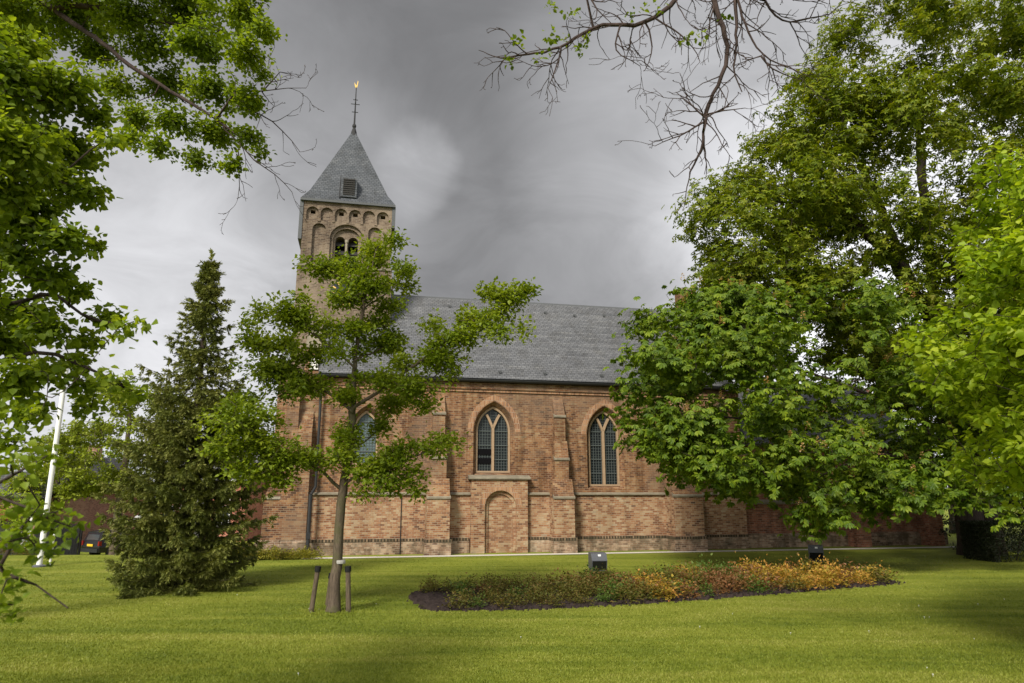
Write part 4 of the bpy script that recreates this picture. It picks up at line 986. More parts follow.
def linden():
    rng = np.random.default_rng(23); base = np.array([10.9, 9.6, 0.])
    root = tree('linden_tree', base, 'bright yellow green linden cut by the right edge of the picture')
    E = [(10.6, 9.4, 4.3, 4.2, 3.6, 3.7), (7.75, 8.9, 3.5, 1.5, 1.6, 1.5), (8.5, 8.9, 5.3, 1.5, 1.7, 1.7)]
    def keep(p):
        q = p - _C; zc = q @ _F; sx = 512 + FPX * q[0] / zc; return p[2] > 1.7 and sx < 1240
    cl = envelope_clumps(E, 330, .5, rng, .7, keep)
    T, D = clump_targets(cl, rng, 70, .8, .25)
    b = base
    seeds = [[b, b + [0, 0, 1.5], b + [-.1, 0, 3.0], b + [-.1, -.1, 5.0], b + [0, 0, 7]], [b + [0, 0, 1.6], b + [-1.6, -.4, 2.6], b + [-3.4, -.7, 3.0]], [b + [-.1, 0, 2.6], b + [-1.4, -.5, 4.2], b + [-2.8, -.6, 5.4]], [b + [-.1, 0, 2.0], b + [-1.0, -1.8, 3.4], b + [-1.6, -2.8, 4.2]]]
    A, par = grow(seeds, T, .22, rng, .02)
    link('trunk', wood_mesh('linden_trunk', to_local(A, base), par, .22, .005, 2.2, (.3, .3)), BARKD, root)
    L = Leafy(); L.add(*sprays(T - base, D, rng, 12, .115, .80, .26, .9, .3, .45, .16, (.28, .66, .62))); link('crown', L.mesh('linden_crown'), L_LIND, root); print('linden', len(T))
linden()

# ------------------------------------------------------------------ lime on the near left, high bough, overhanging bare tree
def near_lime():
    rng = np.random.default_rng(31); base = np.array([-7.6, 6.2, 0.]); Y = 5.6
    root = tree('lime_tree', base, 'near lime tree with large fresh leaves filling the left edge')
    C = [(15, 85, 45, 38), (62, 92, 36, 30), (95, 118, 20, 15), (20, 150, 42, 34), (70, 150, 34, 26), (108, 140, 14, 9), (30, 205, 40, 30), (78, 190, 26, 16), (15, 255, 34, 26), (60, 240, 28, 16), (90, 245, 14, 9),
         (20, 310, 34, 26), (50, 330, 26, 18), (75, 290, 18, 12), (108, 318, 17, 10), (128, 326, 10, 5), (85, 340, 18, 8), (40, 372, 30, 16), (75, 385, 20, 9), (10, 385, 24, 20), (110, 382, 14, 6), (130, 392, 10, 6), (90, 408, 14, 5), (16, 415, 18, 10), (5, 440, 18, 9),
         (-40, 120, 50, 45), (-50, 220, 50, 45), (-40, 320, 45, 40), (-40, 410, 35, 25), (20, 45, 30, 20), (-30, 40, 40, 30)]
    C += [(8, 190, 34, 26), (45, 275, 28, 18), (8, 345, 28, 22), (25, 230, 30, 20), (50, 175, 28, 18), (35, 410, 20, 8), (70, 360, 18, 8), (5, 120, 34, 30), (-50, 160, 40, 40), (-45, 270, 40, 40)]
    cl = px_clumps(C, Y, rng, .55, 1.12, 1.2)
    T, D = clump_targets(cl, rng, 330, .8, .05)
    b = base
    seeds = [[b, b + [.05, -.05, 1.5], b + [.2, -.1, 2.6], b + [.5, -.3, 4.2], b + [.8, -.3, 6.0]],
             [b + [.2, -.1, 2.5], P(-60, 330, Y + .2), P(20, 300, Y), P(62, 290, Y), P(78, 318, Y - .1), P(118, 324, Y - .2)],
             [b + [.2, -.1, 2.3], P(-50, 400, Y), P(30, 345, Y), P(60, 355, Y), P(90, 368, Y - .1), P(125, 388, Y - .2)],
             [b + [.4, -.2, 3.6], P(-40, 210, Y), P(40, 190, Y), P(90, 150, Y)], [b + [.5, -.2, 4.2], P(-30, 110, Y), P(50, 100, Y)]]
    # a low drooping bough close to the lens
    Y2 = 2.7
    low = [pl([(-60, 470), (-10, 488), (30, 512), (58, 519), (72, 527)], Y2, [.5, .2, 0, 0, .05]), pl([(-40, 540), (0, 566), (28, 584), (68, 608)], Y2, [.3, 0, 0, -.05]), pl([(-10, 488), (22, 470), (48, 455)], Y2, [.2, .1, .1]), pl([(0, 566), (20, 530), (40, 505)], Y2)]
    seeds = [seeds[0]] + [(q, .05, .010) for q in seeds[1:]]
    seeds += [([b + [.15, -.1, 1.9], b + [2.0, -1.8, 2.35], low[0][0]], .03, .009)] + [(q, .008, .0035) for q in low]
    C2 = [(12, 468, 20, 9), (45, 455, 14, 6), (20, 500, 22, 10), (48, 515, 12, 7), (62, 528, 8, 5), (18, 540, 16, 8), (42, 545, 10, 6), (12, 580, 12, 8), (8, 606, 12, 6), (30, 520, 14, 6)]
    T2, D2 = clump_targets(px_clumps(C2, Y2, rng, .12, 1.0, 1.2), rng, 150, .8, .1)
    A, par = grow(seeds, np.concatenate([T, T2]), .14, rng, .04)
    link('trunk', wood_mesh('lime_trunk', to_local(A, base), par, .24, .0035, 2.2, (.3, .3)), BARKD, root)
    L = Leafy(); L.add(*sprays(T - base, D, rng, 25, .060, .88, .20, .9, .35, .5, .16, (.28, .64, .72))); L.add(*sprays(T2 - base, D2, rng, 14, .037, .85, .12, .9, .35, .5, .16, (.28, .64, .72)))
    link('crown', L.mesh('lime_crown'), L_LIME, root); print('lime', len(T), len(T2))
near_lime()
def twigs(seed, Y, n, ln, rng, sp=.5):
    """bare side twigs: short forked sprigs off a polyline"""
    pts = np.array(seed); out = []
    for _ in range(n):
        i = rng.integers(0, len(pts) - 1); t_ = rng.random(); p = pts[i] + (pts[i + 1] - pts[i]) * t_; d = unit(pts[i + 1] - pts[i])
        q = unit(d * .7 + rng.normal(0, sp, 3)); out.append(p + q * ln * (.4 + .9 * rng.random()))
    return out
def high_bough():
    rng = np.random.default_rng(32); base = np.array([-11.5, 11.5, 0.]); Y = 9.0
    root = tree('old_lime_tree', base, 'old lime reaching in from the upper left with a dense bough and bare twig ends')
    C = [(20, 10, 40, 22), (75, 15, 36, 20), (130, 12, 34, 18), (185, 10, 34, 18), (240, 8, 30, 18), (262, 30, 14, 14), (95, 50, 24, 14), (150, 45, 28, 16), (200, 45, 28, 18), (245, 55, 22, 18), (262, 75, 10, 10), (120, 85, 20, 13), (165, 82, 24, 16), (210, 90, 26, 18), (248, 100, 17, 15),
         (135, 118, 20, 12), (175, 122, 22, 14), (215, 132, 22, 15), (246, 135, 14, 10), (160, 148, 18, 8), (195, 158, 16, 8), (230, 165, 14, 9), (258, 150, 9, 6), (130, 138, 14, 8), (60, -40, 60, 30), (160, -45, 60, 30), (-20, -20, 50, 40), (240, -30, 34, 20)]
    cl = px_clumps(C, Y, rng, .7, 1.35, 1.2)
    T, D = clump_targets(cl, rng, 180, .8, .0)
    b = base
    limb1 = pl([(-60, -110), (10, -20), (60, 14), (102, 42), (138, 72), (170, 90), (205, 112), (245, 140)], Y, [1.2, .5, .2, 0, 0, 0, 0, 0])
    limb2 = pl([(50, 8), (90, 5), (140, 20), (190, 26), (240, 36)], Y, [.2, .2, .2, .3, .3])
    bare = [pl([(235, 92), (262, 92), (288, 86), (306, 88)], Y), pl([(235, 105), (262, 112), (284, 130), (300, 152)], Y), pl([(225, 130), (255, 160), (275, 174), (292, 192)], Y), pl([(238, 150), (240, 172), (238, 198)], Y), pl([(262, 92), (280, 72), (292, 75)], Y)]
    seeds = [[b, b + [.1, -.1, 3], b + [.3, -.3, 6.0], b + [.4, -.4, 7.5]], ([b + [.3, -.3, 6.0], limb1[0]], .12, .08), (limb1, .075, .016), (limb2, .05, .012)] + [(q, .012, .004) for q in bare]
    A, par = grow(seeds, T, .16, rng, .03)
    xe = P(245, 100, Y)[0]
    A, par = add_twigs(A, par, rng, .0035, .0125, 1.0, .42, .007, 3, lambda p: p[0] > xe)
    link('trunk', wood_mesh('old_lime_trunk', to_local(A, base), par, .30, .0032, 2.05, (.3, .4)), BARKT, root)
    L = Leafy(); L.add(*sprays(T - base, D, rng, 34, .056, .86, .24, .9, .3, .5, .16, (.28, .64, .72))); link('crown', L.mesh('old_lime_crown'), L_LIME, root); print('bough', len(T))
high_bough()
def bare_tree():
    rng = np.random.default_rng(33); base = np.array([5.5, -3.5, 0.]); Y = 7.2
    root = tree('half_bare_tree', base, 'half bare tree hanging thin dark twigs into the top of the sky')
    b = base
    Lm = [pl([(700, -70), (677, 0), (656, 17), (635, 28), (603, 23), (582, 32), (561, 49), (536, 53), (501, 58)], Y, [0, 0, 0, 0, .1, .2, .2, .3, .3]),
          pl([(702, -60), (714, 0), (722, 28), (730, 55), (722, 76), (709, 102), (704, 122), (702, 150), (690, 172)], Y, [0, 0, 0, .1, .1, .2, .2, .2, .2]),
          pl([(718, -50), (738, 0), (747, 32), (761, 56), (797, 72)], Y), pl([(740, -50), (765, 0), (780, 25), (800, 20), (830, 14)], Y),
          pl([(735, 0), (737, 35), (733, 75), (742, 92)], Y), pl([(714, 0), (712, 18), (706, 36)], Y),
          pl([(585, -10), (596, 10), (612, 24)], Y), pl([(704, 122), (680, 135), (655, 146)], Y), pl([(706, 118), (690, 105), (676, 92)], Y), pl([(704, 115), (722, 110), (745, 108)], Y),
          pl([(561, 49), (556, 70), (548, 88)], Y), pl([(645, 22), (655, 45), (645, 70)], Y), pl([(655, 18), (690, 40), (700, 62)], Y), pl([(620, 26), (612, 52), (640, 66)], Y), pl([(760, 0), (790, -10), (828, 4)], Y), pl([(800, -40), (830, -8), (845, 2)], Y), pl([(761, 56), (770, 70), (800, 80)], Y)]
    seeds = [[b, b + [-.1, .2, 3], b + [-.5, 1.0, 6], b + [-1.8, 5.0, 8.8], P(705, -75, Y)]] + [(q, *((.042, .010) if i < 2 else (.022, .006) if i < 5 else (.012, .004))) for i, q in enumerate(Lm)]
    A, par = grow(seeds, [], .10, rng, .02)
    A, par = add_twigs(A, par, rng, .0035, .035, .75, .50, .0075, 3, lambda p: p[1] > 5.5)
    link('trunk', wood_mesh('half_bare_trunk', to_local(A, base), par, .30, .0026, 2.0, (.3, .4)), BARKT, root)
    C = [(545, 35, 16, 11), (570, 12, 14, 9), (565, 40, 14, 6), (540, 55, 12, 5), (507, 60, 7, 5), (520, 40, 8, 7), (590, 38, 10, 4), (550, 8, 8, 6), (700, 35, 9, 4), (632, 12, 14, 6), (685, 40, 6, 3), (725, 18, 6, 4), (660, 5, 12, 5), (580, 50, 6, 3)]
    T, D = clump_targets(px_clumps(C, Y, rng, .15), rng, 230, .8, .1)
    L = Leafy(); L.add(*sprays(T - base, D, rng, 5, .058, .8, .12, .8, .4, .5)); link('crown', L.mesh('half_bare_crown'), L_LIME, root)
bare_tree()

# ------------------------------------------------------------------ background left: trees, houses, car, mast
def back_tree(name, base, ells, n, rad, label, mat, seed, ln=.16, dens=20, per=8, r=.22, group=None):
    rng = np.random.default_rng(seed); base = np.array(base, float); base[2] = float(gz(base[0], base[1])) - .02
    root = tree(name, base, label, group=group)
    E = [tuple(base + np.array(e[:3])) + tuple(e[3:]) for e in ells]
    T, D = clump_targets(envelope_clumps(E, n, rad, rng, .65), rng, dens, .8, .2)
    h = ells[0][2]
    A, par = grow([[base, base + [0, 0, h * .45], base + [.1, 0, h * .8], base + [0, .1, h * 1.15]]], T, .4, rng, -.03)
    link('trunk', wood_mesh(name + '_trunk', to_local(A, base), par, r, .012, 2.2, (.3, .4)), BARK, root)
    L = Leafy(); L.add(*sprays(T - base, D, rng, per, ln, .7, .4, .8, .25, .5)); link('crown', L.mesh(name + '_crown'), mat, root)
back_tree('maple_tree', (-21.6, 39.5, 0), [(-.3, 0, 6.6, 2.7, 2.7, 3.4), (-2.2, -.3, 5.2, 1.8, 1.8, 1.9), (1.4, .2, 5.2, 1.8, 1.8, 2.2)], 130, .75, 'fresh green round crowned tree beside the parked car', L_BACK, 41, .17, 34, 12)
back_tree('maple_tree', (-30.0, 47, 0), [(0, 0, 4.9, 2.2, 2.2, 2.3)], 70, .7, 'small yellow green tree in front of the house gable behind the white mast', L_BACK, 42, .18, 30, 12)
back_tree('garden_tree', (-26.6, 38.5, 0), [(0, 0, 2.6, 1.3, 1.2, 1.2)], 40, .5, 'low yellow green garden tree in front of the black fence', L_LIND, 43, .12, 26, r=.09)
back_tree('oak_tree', (-21, 62, 0), [(0, 0, 5.4, 3.6, 3.6, 3.2)], 60, 1.0, 'distant dark tree showing between the spruce and the church', L_CHES, 44, .22, 20)
back_tree('oak_tree', (-15.5, 70, 0), [(0, 0, 4.2, 3.4, 3.4, 2.6)], 50, 1.0, 'distant tree just left of the church corner', L_BACK, 45, .24, 18)
back_tree('oak_tree', (-44, 74, 0), [(0, 0, 5, 5, 4, 3.4)], 50, 1.2, 'far tree behind the low grey roofed outbuilding', L_CHES, 46, .26, 18)
back_tree('oak_tree', (27, 31, 0), [(0, 0, 4.4, 4.6, 4, 3.8)], 200, 1.0, 'dark tree closing the gap behind the clipped hedge', L_CHES, 47, .22, 22)
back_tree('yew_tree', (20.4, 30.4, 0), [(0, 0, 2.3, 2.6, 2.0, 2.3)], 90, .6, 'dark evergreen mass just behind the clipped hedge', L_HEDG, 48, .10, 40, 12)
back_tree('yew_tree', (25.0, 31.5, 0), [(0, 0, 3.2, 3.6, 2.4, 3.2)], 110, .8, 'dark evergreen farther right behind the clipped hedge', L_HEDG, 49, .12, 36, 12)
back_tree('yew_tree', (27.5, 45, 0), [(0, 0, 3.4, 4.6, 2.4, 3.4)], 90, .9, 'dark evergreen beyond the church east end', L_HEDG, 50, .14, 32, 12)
def window_on(house, x, z, wd, ht, y, lab=None):
    f = MB().box(x - wd / 2 - .07, x + wd / 2 + .07, y - .05, y + .02, z - .07, z + ht + .07)
    o = link('window', f.mesh('house_window'), PAINT, house)
    link('pane', MB().box(x - wd / 2, x - .03, y - .07, y - .052, z, z + ht).box(x + .03, x + wd / 2, y - .07, y - .052, z, z + ht).mesh('house_pane'), CGL, o)
    link('sill', MB().box(x - wd / 2 - .12, x + wd / 2 + .12, y - .12, y + .0, z - .14, z - .071).mesh('house_sill'), STONE, o)
def houses():
    # low outbuilding with grey pantiles
    h = empty('outbuilding', (-34.5, 46, -1.15)); tag(h, 'low outbuilding with grey pantile roof at the far left', 'house')
    link('wall', MB().box(-5, 4.6, 0, 5, -.3, 3.3).mesh('outb_wall'), HBR, h)
    link('roof', MB().prism_x([(-.4, 3.25), (2.5, 4.85), (5.4, 3.25), (5.4, 3.4), (2.5, 5.02), (-.4, 3.4)], -5.3, 4.9).mesh('outb_roof'), PAN, h)
    link('gutter', MB().tube((-5.3, -.42, 3.28), (4.9, -.42, 3.28), .07, 8).mesh('outb_gutter'), PVC, h)
    link('wall_panel', MB().box(1.0, 4.0, -.06, -.004, .2, 2.2).mesh('outb_panel'), PAINT, h)
    window_on(h, 2.5, .9, 1.2, 1.0, -.06)
    # small lean-to with red tiles in front
    s = empty('garden_shed', (-30.6, 41.0, -1.15)); tag(s, 'small shed with orange red tiled roof below the grey outbuilding', 'shed')
    link('wall', MB().box(-1.8, 1.2, 0, 2.4, -.2, 2.2).mesh('shed_wall'), GREYW, s)
    link('roof', MB().prism_y([(-2.1, 3.5), (1.5, 2.1), (1.5, 2.0), (-2.1, 3.4)], -.2, 2.6).mesh('shed_roof'), RPA, s)
    link('door', MB().box(-.9, 0, -.05, -.003, 0, 1.9).mesh('shed_door'), BFEN, s)
    # gabled brick house
    h = empty('brick_house', (-33.3, 52, -1.15)); tag(h, 'brown brick house with white bargeboards behind the white mast', 'house')
    link('wall', MB().prism_y([(-2.5, -.3), (2.5, -.3), (2.5, 4.0), (0, 6.1), (-2.5, 4.0)], 0, 8).mesh('house_wall'), HBR, h)
    rf = link('roof', MB().prism_y([(-2.9, 3.75), (0, 6.2), (2.9, 3.75), (2.9, 4.0), (0, 6.45), (-2.9, 4.0)], -.25, 8.2).mesh('house_roof'), PAN, h)
    for s_ in (-1, 1):
        link('bargeboard', MB().prism_y([(s_ * 2.95, 3.68), (0, 6.16), (0, 6.5), (s_ * 2.95, 4.02)], -.34, -.26).mesh('bargeboard'), PAINT, h)
    link('chimney', MB().box(-.4, .4, 4, 4.8, 5.9, 7.3).mesh('house_chimney'), HBR, rf)
    for x, z, wd, ht in ((0, 3.5, .9, 1.2), (-1.2, .9, 1.1, 1.3), (1.2, .9, 1.2, 1.3)): window_on(h, x, z, wd, ht, 0)
    link('downpipe', MB().tube((2.3, -.12, 3.7), (2.3, -.12, 0), .08, 8).mesh('house_pipe'), PAINT, h)
    # red brick house and grey wing
    h = empty('red_house', (-24.8, 55, -1.15)); tag(h, 'red brick house with white window frames behind the parked car', 'house')
    link('wall', MB().box(-2.2, 4.4, 0, 7, -.3, 4.6).mesh('red_wall'), HRD, h)
    rf = link('roof', MB().prism_x([(-.4, 4.5), (3.5, 7.6), (7.4, 4.5), (7.4, 4.7), (3.5, 7.8), (-.4, 4.7)], -2.5, 4.7).mesh('red_roof'), PAN, h)
    link('grey_pier', MB().box(.75, 1.6, -.4, -.01, -.3, 4.4).mesh('red_pier'), GREYW, h)
    for x, z, wd, ht in ((-1.4, 1.2, .8, 1.4), (0, 1.2, 1.0, 1.4), (2.7, 1.2, 1.0, 1.4), (-1.2, 3.1, .8, 1.1), (2.7, 3.1, .9, 1.1)): window_on(h, x, z, wd, ht, 0)
    link('gutter', MB().tube((-2.5, -.42, 4.52), (4.7, -.42, 4.52), .07, 8).mesh('red_gutter'), PAINT, h)
    h = empty('white_house', (-13.2, 58, -1.15)); tag(h, 'pale rendered house glimpsed between the spruce and the church', 'house')
    link('wall', MB().box(-3.6, 5, 0, 7, -.3, 3.6).mesh('white_wall'), WHITE, h)
    link('roof', MB().prism_x([(-.4, 3.5), (3.5, 6.4), (7.4, 3.5), (7.4, 3.7), (3.5, 6.6), (-.4, 3.7)], -3.8, 5.2).mesh('white_roof'), PAN, h)
    for x in (-2.6, -.8, 1.2, 3.4): window_on(h, x, 1.0, 1.1, 1.5, 0)
houses()
fn = empty('board_fence', (-25.7, 41.4, -1.15)); tag(fn, 'black board fence left of the parked car', 'fence')
fb = MB()
for i in range(16): fb.box(-1.55 + i * .16, -1.40 + i * .16, -.02, .012 + .006 * (i % 2), 0.05, 1.75)
link('board_panel', fb.mesh('fence_boards'), BFEN, fn)
for x in (-1.55, -.2, 1.05): link('fence_post', MB().box(x - .05, x + .05, .03, .13, -.1, 1.85).mesh('fence_post'), BFEN, fn)
link('top_rail', MB().box(-1.58, 1.08, -.04, .06, 1.76, 1.81).mesh('fence_rail'), BFEN, fn)
def car():
    root = empty('parked_car', (-23.5, 40.6, -1.15), R_(-30)); tag(root, 'black hatchback parked seen from behind with red tail lamps', 'car')
    # x across, y forward (away), rear at y = 0
    prof = [(0.0, .32), (-.04, .62), (.02, .92), (.16, 1.42), (.55, 1.49), (1.6, 1.47), (2.35, 1.40), (3.05, .98), (3.95, .84), (4.12, .55), (4.08, .30)]
    bm = MB().prism_x(prof, -.86, .86); o = link('body', bm.mesh('car_body'), CARB, root)
    me = o.data
    for v in me.vertices:
        if v.co.z > .95: v.co.x *= 1 - .20 * (v.co.z - .95) / .5
    b = bmesh.new(); b.from_mesh(me); bmesh.ops.bevel(b, geom=list(b.edges), offset=.05, segments=3, affect='EDGES', profile=.5); b.to_mesh(me); b.free()
    link('rear_window', MB().add([(-.58, .035, 1.0), (.58, .035, 1.0), (.52, .145, 1.36), (-.52, .145, 1.36)], [(0, 1, 2, 3)]).mesh('car_rear_glass'), CGL, root)
    for s_ in (-1, 1):
        link('side_window', MB().add([(s_ * .872, .35, 1.0), (s_ * .872, 2.55, 1.0), (s_ * .80, 2.15, 1.34), (s_ * .80, .5, 1.36)], [(0, 1, 2, 3)]).mesh('car_side_glass'), CGL, root)
        link('tail_lamp', MB().box(s_ * .79 - .06, s_ * .79 + .06, -.055, .1, .70, .94).mesh('car_lamp'), RED, root)
        for y in (.75, 3.3):
            wq = link('wheel', MB().tube((s_ * .70, y, .31), (s_ * .89, y, .31), .31, 18).mesh('car_wheel'), TYRE, root)
            link('rim', MB().tube((s_ * .885, y, .31), (s_ * .90, y, .31), .20, 14).mesh('car_rim'), RIM, wq)
    link('number_plate', MB().box(-.27, .27, -.075, -.04, .66, .78).mesh('car_plate'), YEL, root)
    link('bumper', MB().box(-.80, .80, -.10, .12, .34, .54).mesh('car_bumper'), PVC, root)
car()
lp = empty('garden_lamp', (-22.9, 44.2, -1.15)); tag(lp, 'small garden lamp with white shade behind the parked car', 'lamp')
link('pole', MB().tube((0, 0, 0), (0, 0, 2.0), .035, 8).mesh('lamp_pole'), IRON, lp)
link('lamp_shade', MB().lathe((0, 0, 1.92), [(.30, 0), (.28, .10), (.16, .26), (.05, .32)], 14).mesh('lamp_shade'), PAINT, lp)
b0 = P(41.5, 548, 24.0); b0[2] = 0
ms = empty('flag_mast', b0); tag(ms, 'tall plain white flag mast standing on the left lawn', 'flagpole')
link('pole', MB().tube((0, 0, -.1), (0, 0, 7.0), .088, 14, .075).mesh('mast_pole'), PAINT, ms)
link('mast_cap', MB().lathe((0, 0, 7.0), [(.08, 0), (.11, .05), (.09, .13), (.02, .16)], 12).mesh('mast_cap'), PAINT, ms)
link('foot_plate', MB().lathe((0, 0, 0), [(.2, 0), (.2, .04), (.13, .07)], 14).mesh('mast_foot'), GREYP, ms)
b1 = P(50.5, 560, 24.6); b1[2] = 0
mp_ = empty('marker_post', b1); tag(mp_, 'short thin white post beside the flag mast', 'post')
link('post', MB().tube((0, 0, -.05), (0, 0, .95), .04, 10).mesh('marker_post'), PAINT, mp_)
link('post_cap', MB().lathe((0, 0, .95), [(.048, 0), (.048, .03), (.01, .06)], 10).mesh('marker_cap'), PAINT, mp_)

# ------------------------------------------------------------------ floodlights
def floodlight(base, rz, label):
    root = empty('floodlight', base, rz); tag(root, label, 'floodlight', 'floodlights aimed at the church')
    prof = [(-.19, .10), (-.26, .40), (-.16, .60), (.16, .62), (.19, .16)]     # (y,z): dark sloping front, grey top
    link('housing', MB().prism_x(prof, -.235, .235).mesh('flood_housing'), GREYP, root)
    link('front_panel', MB().add([(-.21, -.202, .125), (.21, -.202, .125), (.21, -.264, .385), (-.21, -.264, .385)], [(0, 1, 2, 3)]).mesh('flood_front'), DGLASS, root)
    link('label_plate', MB().add([(-.03, -.206, .52), (.06, -.206, .52), (.06, -.180, .572), (-.03, -.180, .572)], [(0, 1, 2, 3)]).mesh('flood_plate'), PAINT, root)
    link('stand', MB().tube((0, 0, -.05), (0, 0, .16), .06, 10).box(-.15, .15, -.12, .12, -.03, .03).mesh('flood_stand'), IRON, root)
floodlight((2.56, 21.9, 0), R_(8), 'grey box floodlight in front of the wall between the two windows')
floodlight((10.42, 25.0, 0), R_(-20), 'shaded grey box floodlight under the lowest chestnut leaves')

# ------------------------------------------------------------------ hedge, bed shrubs, border
def hedge():
    rng = np.random.default_rng(51); root = empty('clipped_hedge', (21.0, 26.6, 0), R_(4)); tag(root, 'dark clipped hedge at the church east end under the trees', 'hedge')
    n = 24000; q = rng.random((n, 3)); s = np.array([8.4, 1.6, 1.35]); face = rng.integers(0, 3, n)
    p = (q - [.5, .5, 0]) * s; k = face == 0; p[k, 2] = s[2] - np.abs(rng.normal(0, .05, k.sum())); k = face == 1; p[k, 1] = -s[1] / 2 + np.abs(rng.normal(0, .07, k.sum())); k = face == 2; kk = rng.random(n) < .6
    p[k & kk, 0] = -s[0] / 2 + np.abs(rng.normal(0, .07, (k & kk).sum()))
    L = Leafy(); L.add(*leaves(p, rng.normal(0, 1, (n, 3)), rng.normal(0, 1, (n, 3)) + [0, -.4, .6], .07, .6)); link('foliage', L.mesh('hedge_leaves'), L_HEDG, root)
    st = MB()
    for i in range(14): x = -4 + i * .6; st.tube((x, 0, -.05), (x + rng.normal(0, .1), rng.normal(0, .2), 1.1), .03, 5)
    link('stems', st.mesh('hedge_stems'), BARKD, root)
hedge()
def shrub_mesh(name, mat, seed, n=240, r=.36, h=.52, ln=.078):
    rng = np.random.default_rng(seed); d = unit(rng.normal(0, 1, (n, 3))); d[:, 2] = np.abs(d[:, 2]); rr = (.35 + .65 * rng.random((n, 1)) ** .5)
    lob = 1 + .35 * np.sin(3 * np.arctan2(d[:, 1:2], d[:, 0:1]) + seed) + .2 * rng.normal(0, 1, (n, 1))
    p = d * rr * np.array([r, r, h]) * lob + [0, 0, .06]
    L = Leafy(); L.add(*leaves(p, d + rng.normal(0, .6, (n, 3)), [0, 0, 1.] + rng.normal(0, .5, (n, 3)), ln * (.6 + .8 * rng.random(n)), .6)); me = L.mesh(name)
    nv = len(me.vertices)
    # thin stems joined into the same mesh
    bm = bmesh.new(); bm.from_mesh(me)
    mb = MB()
    for i in range(9):
        a = i * .7 + rng.random(); e = p[rng.integers(0, n)] * .9; mb.tube((rng.normal(0, .02), rng.normal(0, .02), -.06), e, .006, 4, .003)
    t = mb.mesh('tmp'); bm.from_mesh(t); bm.to_mesh(me); bm.free(); bpy.data.meshes.remove(t)
    me.materials.append(mat); return me
def bed():
    rng = np.random.default_rng(61)
    K = {'olive': [shrub_mesh('shrub_olive', L_OLIV, i) for i in (1, 2, 3)], 'bronze': [shrub_mesh('shrub_bronze', L_BRON, i) for i in (4, 5, 6)],
         'gold': [shrub_mesh('shrub_gold', L_GOLD, i, 260) for i in (7, 8, 9)], 'green': [shrub_mesh('shrub_green', L_GREE, i) for i in (10, 11)]}
    lab = {'olive': ('low olive brown shrub in the flower bed', 'olive brown shrubs in the flower bed'), 'bronze': ('low reddish bronze shrub in the flower bed', 'reddish bronze shrubs in the flower bed'),
           'gold': ('low golden yellow and orange shrub in the flower bed', 'golden yellow shrubs in the flower bed'), 'green': ('low plain green shrub in the flower bed', 'green shrubs in the flower bed')}
    pts = []; tries = 0
    poly = np.array(BED); c = poly.mean(0); inner = [tuple(c + (p - c) * .985) for p in poly]
    while len(pts) < 160 and tries < 12000:
        tries += 1; x = rng.uniform(-2.2, 10.4); y = rng.uniform(15, 21)
        if not in_poly(np.array([x]), np.array([y]), inner)[0]: continue
        if x < -1.2 and y < 17.3: continue
        if any((x - a) ** 2 + (y - b_) ** 2 < .36 ** 2 for a, b_ in pts): continue
        pts.append((x, y))
    for x, y in pts:
        u = rng.random()
        if x < 1.6: k = 'olive' if u < .78 else 'bronze' if u < .9 else 'green'
        elif x < 4.4: k = 'olive' if u < .45 else 'bronze' if u < .65 else 'gold' if u < .80 else 'green'
        elif x < 6.2: k = 'olive' if u < .25 else 'bronze' if u < .7 else 'green' if u < .9 else 'gold'
        else: k = 'gold' if u < .40 else 'bronze' if u < .66 else 'olive' if u < .9 else 'green'
        if x > 4.4 and y < 17.8 and u < .6: k = 'green' if u < .35 else 'olive'
        o = link('low_shrub', K[k][rng.integers(0, len(K[k]))]); s = .62 + .5 * rng.random() + (.15 if k == 'gold' else 0)
        if x < 1.0: s *= .85
        o.location = (x, y, .03); o.scale = (s * .95, s * .95, s * (.55 + .25 * rng.random()) * (1.0 if k == 'gold' and x > 6 else .85 if 1 < x < 4.2 else 1)); o.rotation_euler = (0, 0, rng.random() * 6.28); tag(o, lab[k][0], 'shrub', lab[k][1])
    # flower border at the west foot of the church
    B = [shrub_mesh('border_plant', L_YELB, i, 260, .30, .26, .06) for i in (21, 22)] + [shrub_mesh('border_green', L_OLIV, 23, 260, .3, .24, .06)]
    for i in range(26):
        q = CW(-8.9 + i * .11 + rng.normal(0, .08), -1.0 - rng.random() * .8); o = link('border_plant', B[rng.integers(0, 3)]); s = .8 + .4 * rng.random()
        o.location = (q[0], q[1], 0); o.scale = (s, s, s); o.rotation_euler = (0, 0, rng.random() * 6.28)
        tag(o, 'low yellow green plant in the border at the west corner of the church', 'plant', 'border plants at the west corner of the church')
    # rough shrubs along the left crest of the lawn
    Rm = [shrub_mesh('crest_shrub', L_OLIV, i, 520, .62, .55, .085) for i in (31, 32)]
    for i in range(22):
        x = -24 + i * .62 + rng.normal(0, .2); y = 29.6 + rng.normal(0, .5) + .12 * (x + 17); 
        if -18.6 < x < -15.6: continue
        o = link('crest_shrub', Rm[i % 2]); s = .7 + .5 * rng.random(); o.location = (x, y, float(gz(x, y))); o.scale = (s, s, s * .9); o.rotation_euler = (0, 0, rng.random() * 6.28)
        tag(o, 'low olive shrub along the far left edge of the lawn', 'shrub', 'low shrubs along the far left edge of the lawn')
bed()

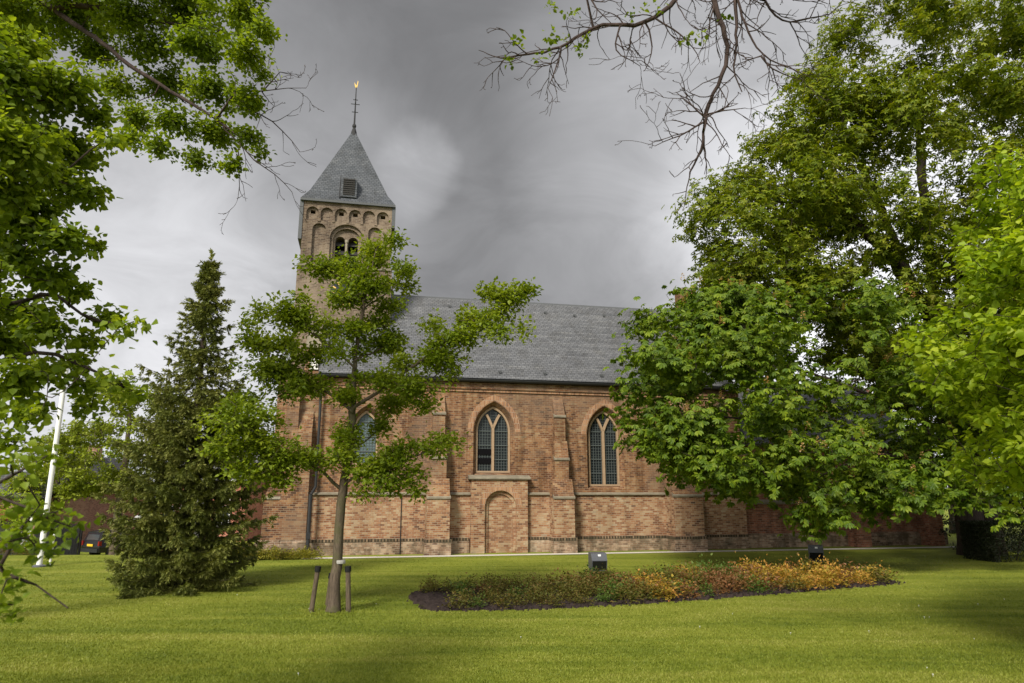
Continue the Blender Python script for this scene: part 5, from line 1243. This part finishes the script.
# ------------------------------------------------------------------ grass blades and daisies
def grass():
    rng = np.random.default_rng(71); n = 300000
    px = rng.uniform(-140, 1160, n); py = 556 + (720 - 556) * rng.random(n) ** .8
    r = _F[None] + ((px - 512) / FPX)[:, None] * np.array([1., 0, 0]) + ((341.5 - py) / FPX)[:, None] * _U
    p = _C + r * ((0 - CAMH) / r[:, 2])[:, None]
    loc = (p - O3); u = loc @ uX; v = loc @ vX
    ok = ~in_poly(p[:, 0], p[:, 1], BED) & ((v < -1.7) | (u < -8.6)) & (p[:, 1] < 30)
    p = p[ok]; n = len(p); d = p[:, 1:2]
    tint = np.sin(p[:, 0:1] * .35 + 2.1 * np.sin(p[:, 1:2] * .8)) * .5 + .5
    # longer unmown collar round the trunk, the stakes and the bed
    nearb = np.exp(-((p[:, 0:1] + 3.6) ** 2 + (p[:, 1:2] - 14.95) ** 2) / .5)
    h = (.013 + .017 * rng.random((n, 1))) * (1 + 1.6 * nearb); wd = (.0030 + .00045 * d) * (.7 + .6 * rng.random((n, 1)))
    a = rng.random((n, 1)) * 6.283; s = np.concatenate([np.cos(a), np.sin(a), 0 * a], 1); lean = rng.normal(0, .5, (n, 3)) * h; lean[:, 2] = 0
    V = np.stack([p - s * wd, p + s * wd, p + lean + np.array([0, 0, 1.]) * h], 1).reshape(-1, 3)
    o = link('lawn_grass', np_mesh('lawn_grass', V, np.arange(3 * n).reshape(n, 3)), GRASSB); tag(o, 'short mown grass blades of the lawn', 'grass', kind='stuff')
grass()
def daisies():
    rng = np.random.default_rng(72); mb = MB()
    k = 7; ring = [(.022 * math.cos(2 * math.pi * i / k), .022 * math.sin(2 * math.pi * i / k), .05) for i in range(k)]
    mb.add([(0, 0, .058)] + ring, [(0, 1 + i, 1 + (i + 1) % k) for i in range(k)]).tube((0, 0, -.01), (0, 0, .05), .003, 4)
    me = mb.mesh('daisy'); me.materials.append(PAINT)
    spots = [(311, 613), (313, 611), (309, 610), (319, 611), (376, 605)] + [(rng.uniform(0, 1024), rng.uniform(585, 680)) for _ in range(9)] + [(rng.uniform(860, 1010), rng.uniform(590, 680)) for _ in range(8)]
    for x, y in spots:
        q = G(x, y)
        if in_poly(np.array([q[0]]), np.array([q[1]]), BED)[0]: continue
        o = link('daisy', me); o.location = (q[0], q[1], 0); s = .45 + .3 * rng.random(); o.scale = (s, s, s); tag(o, 'tiny white daisy in the mown lawn', 'flower', 'daisies in the lawn')
daisies()
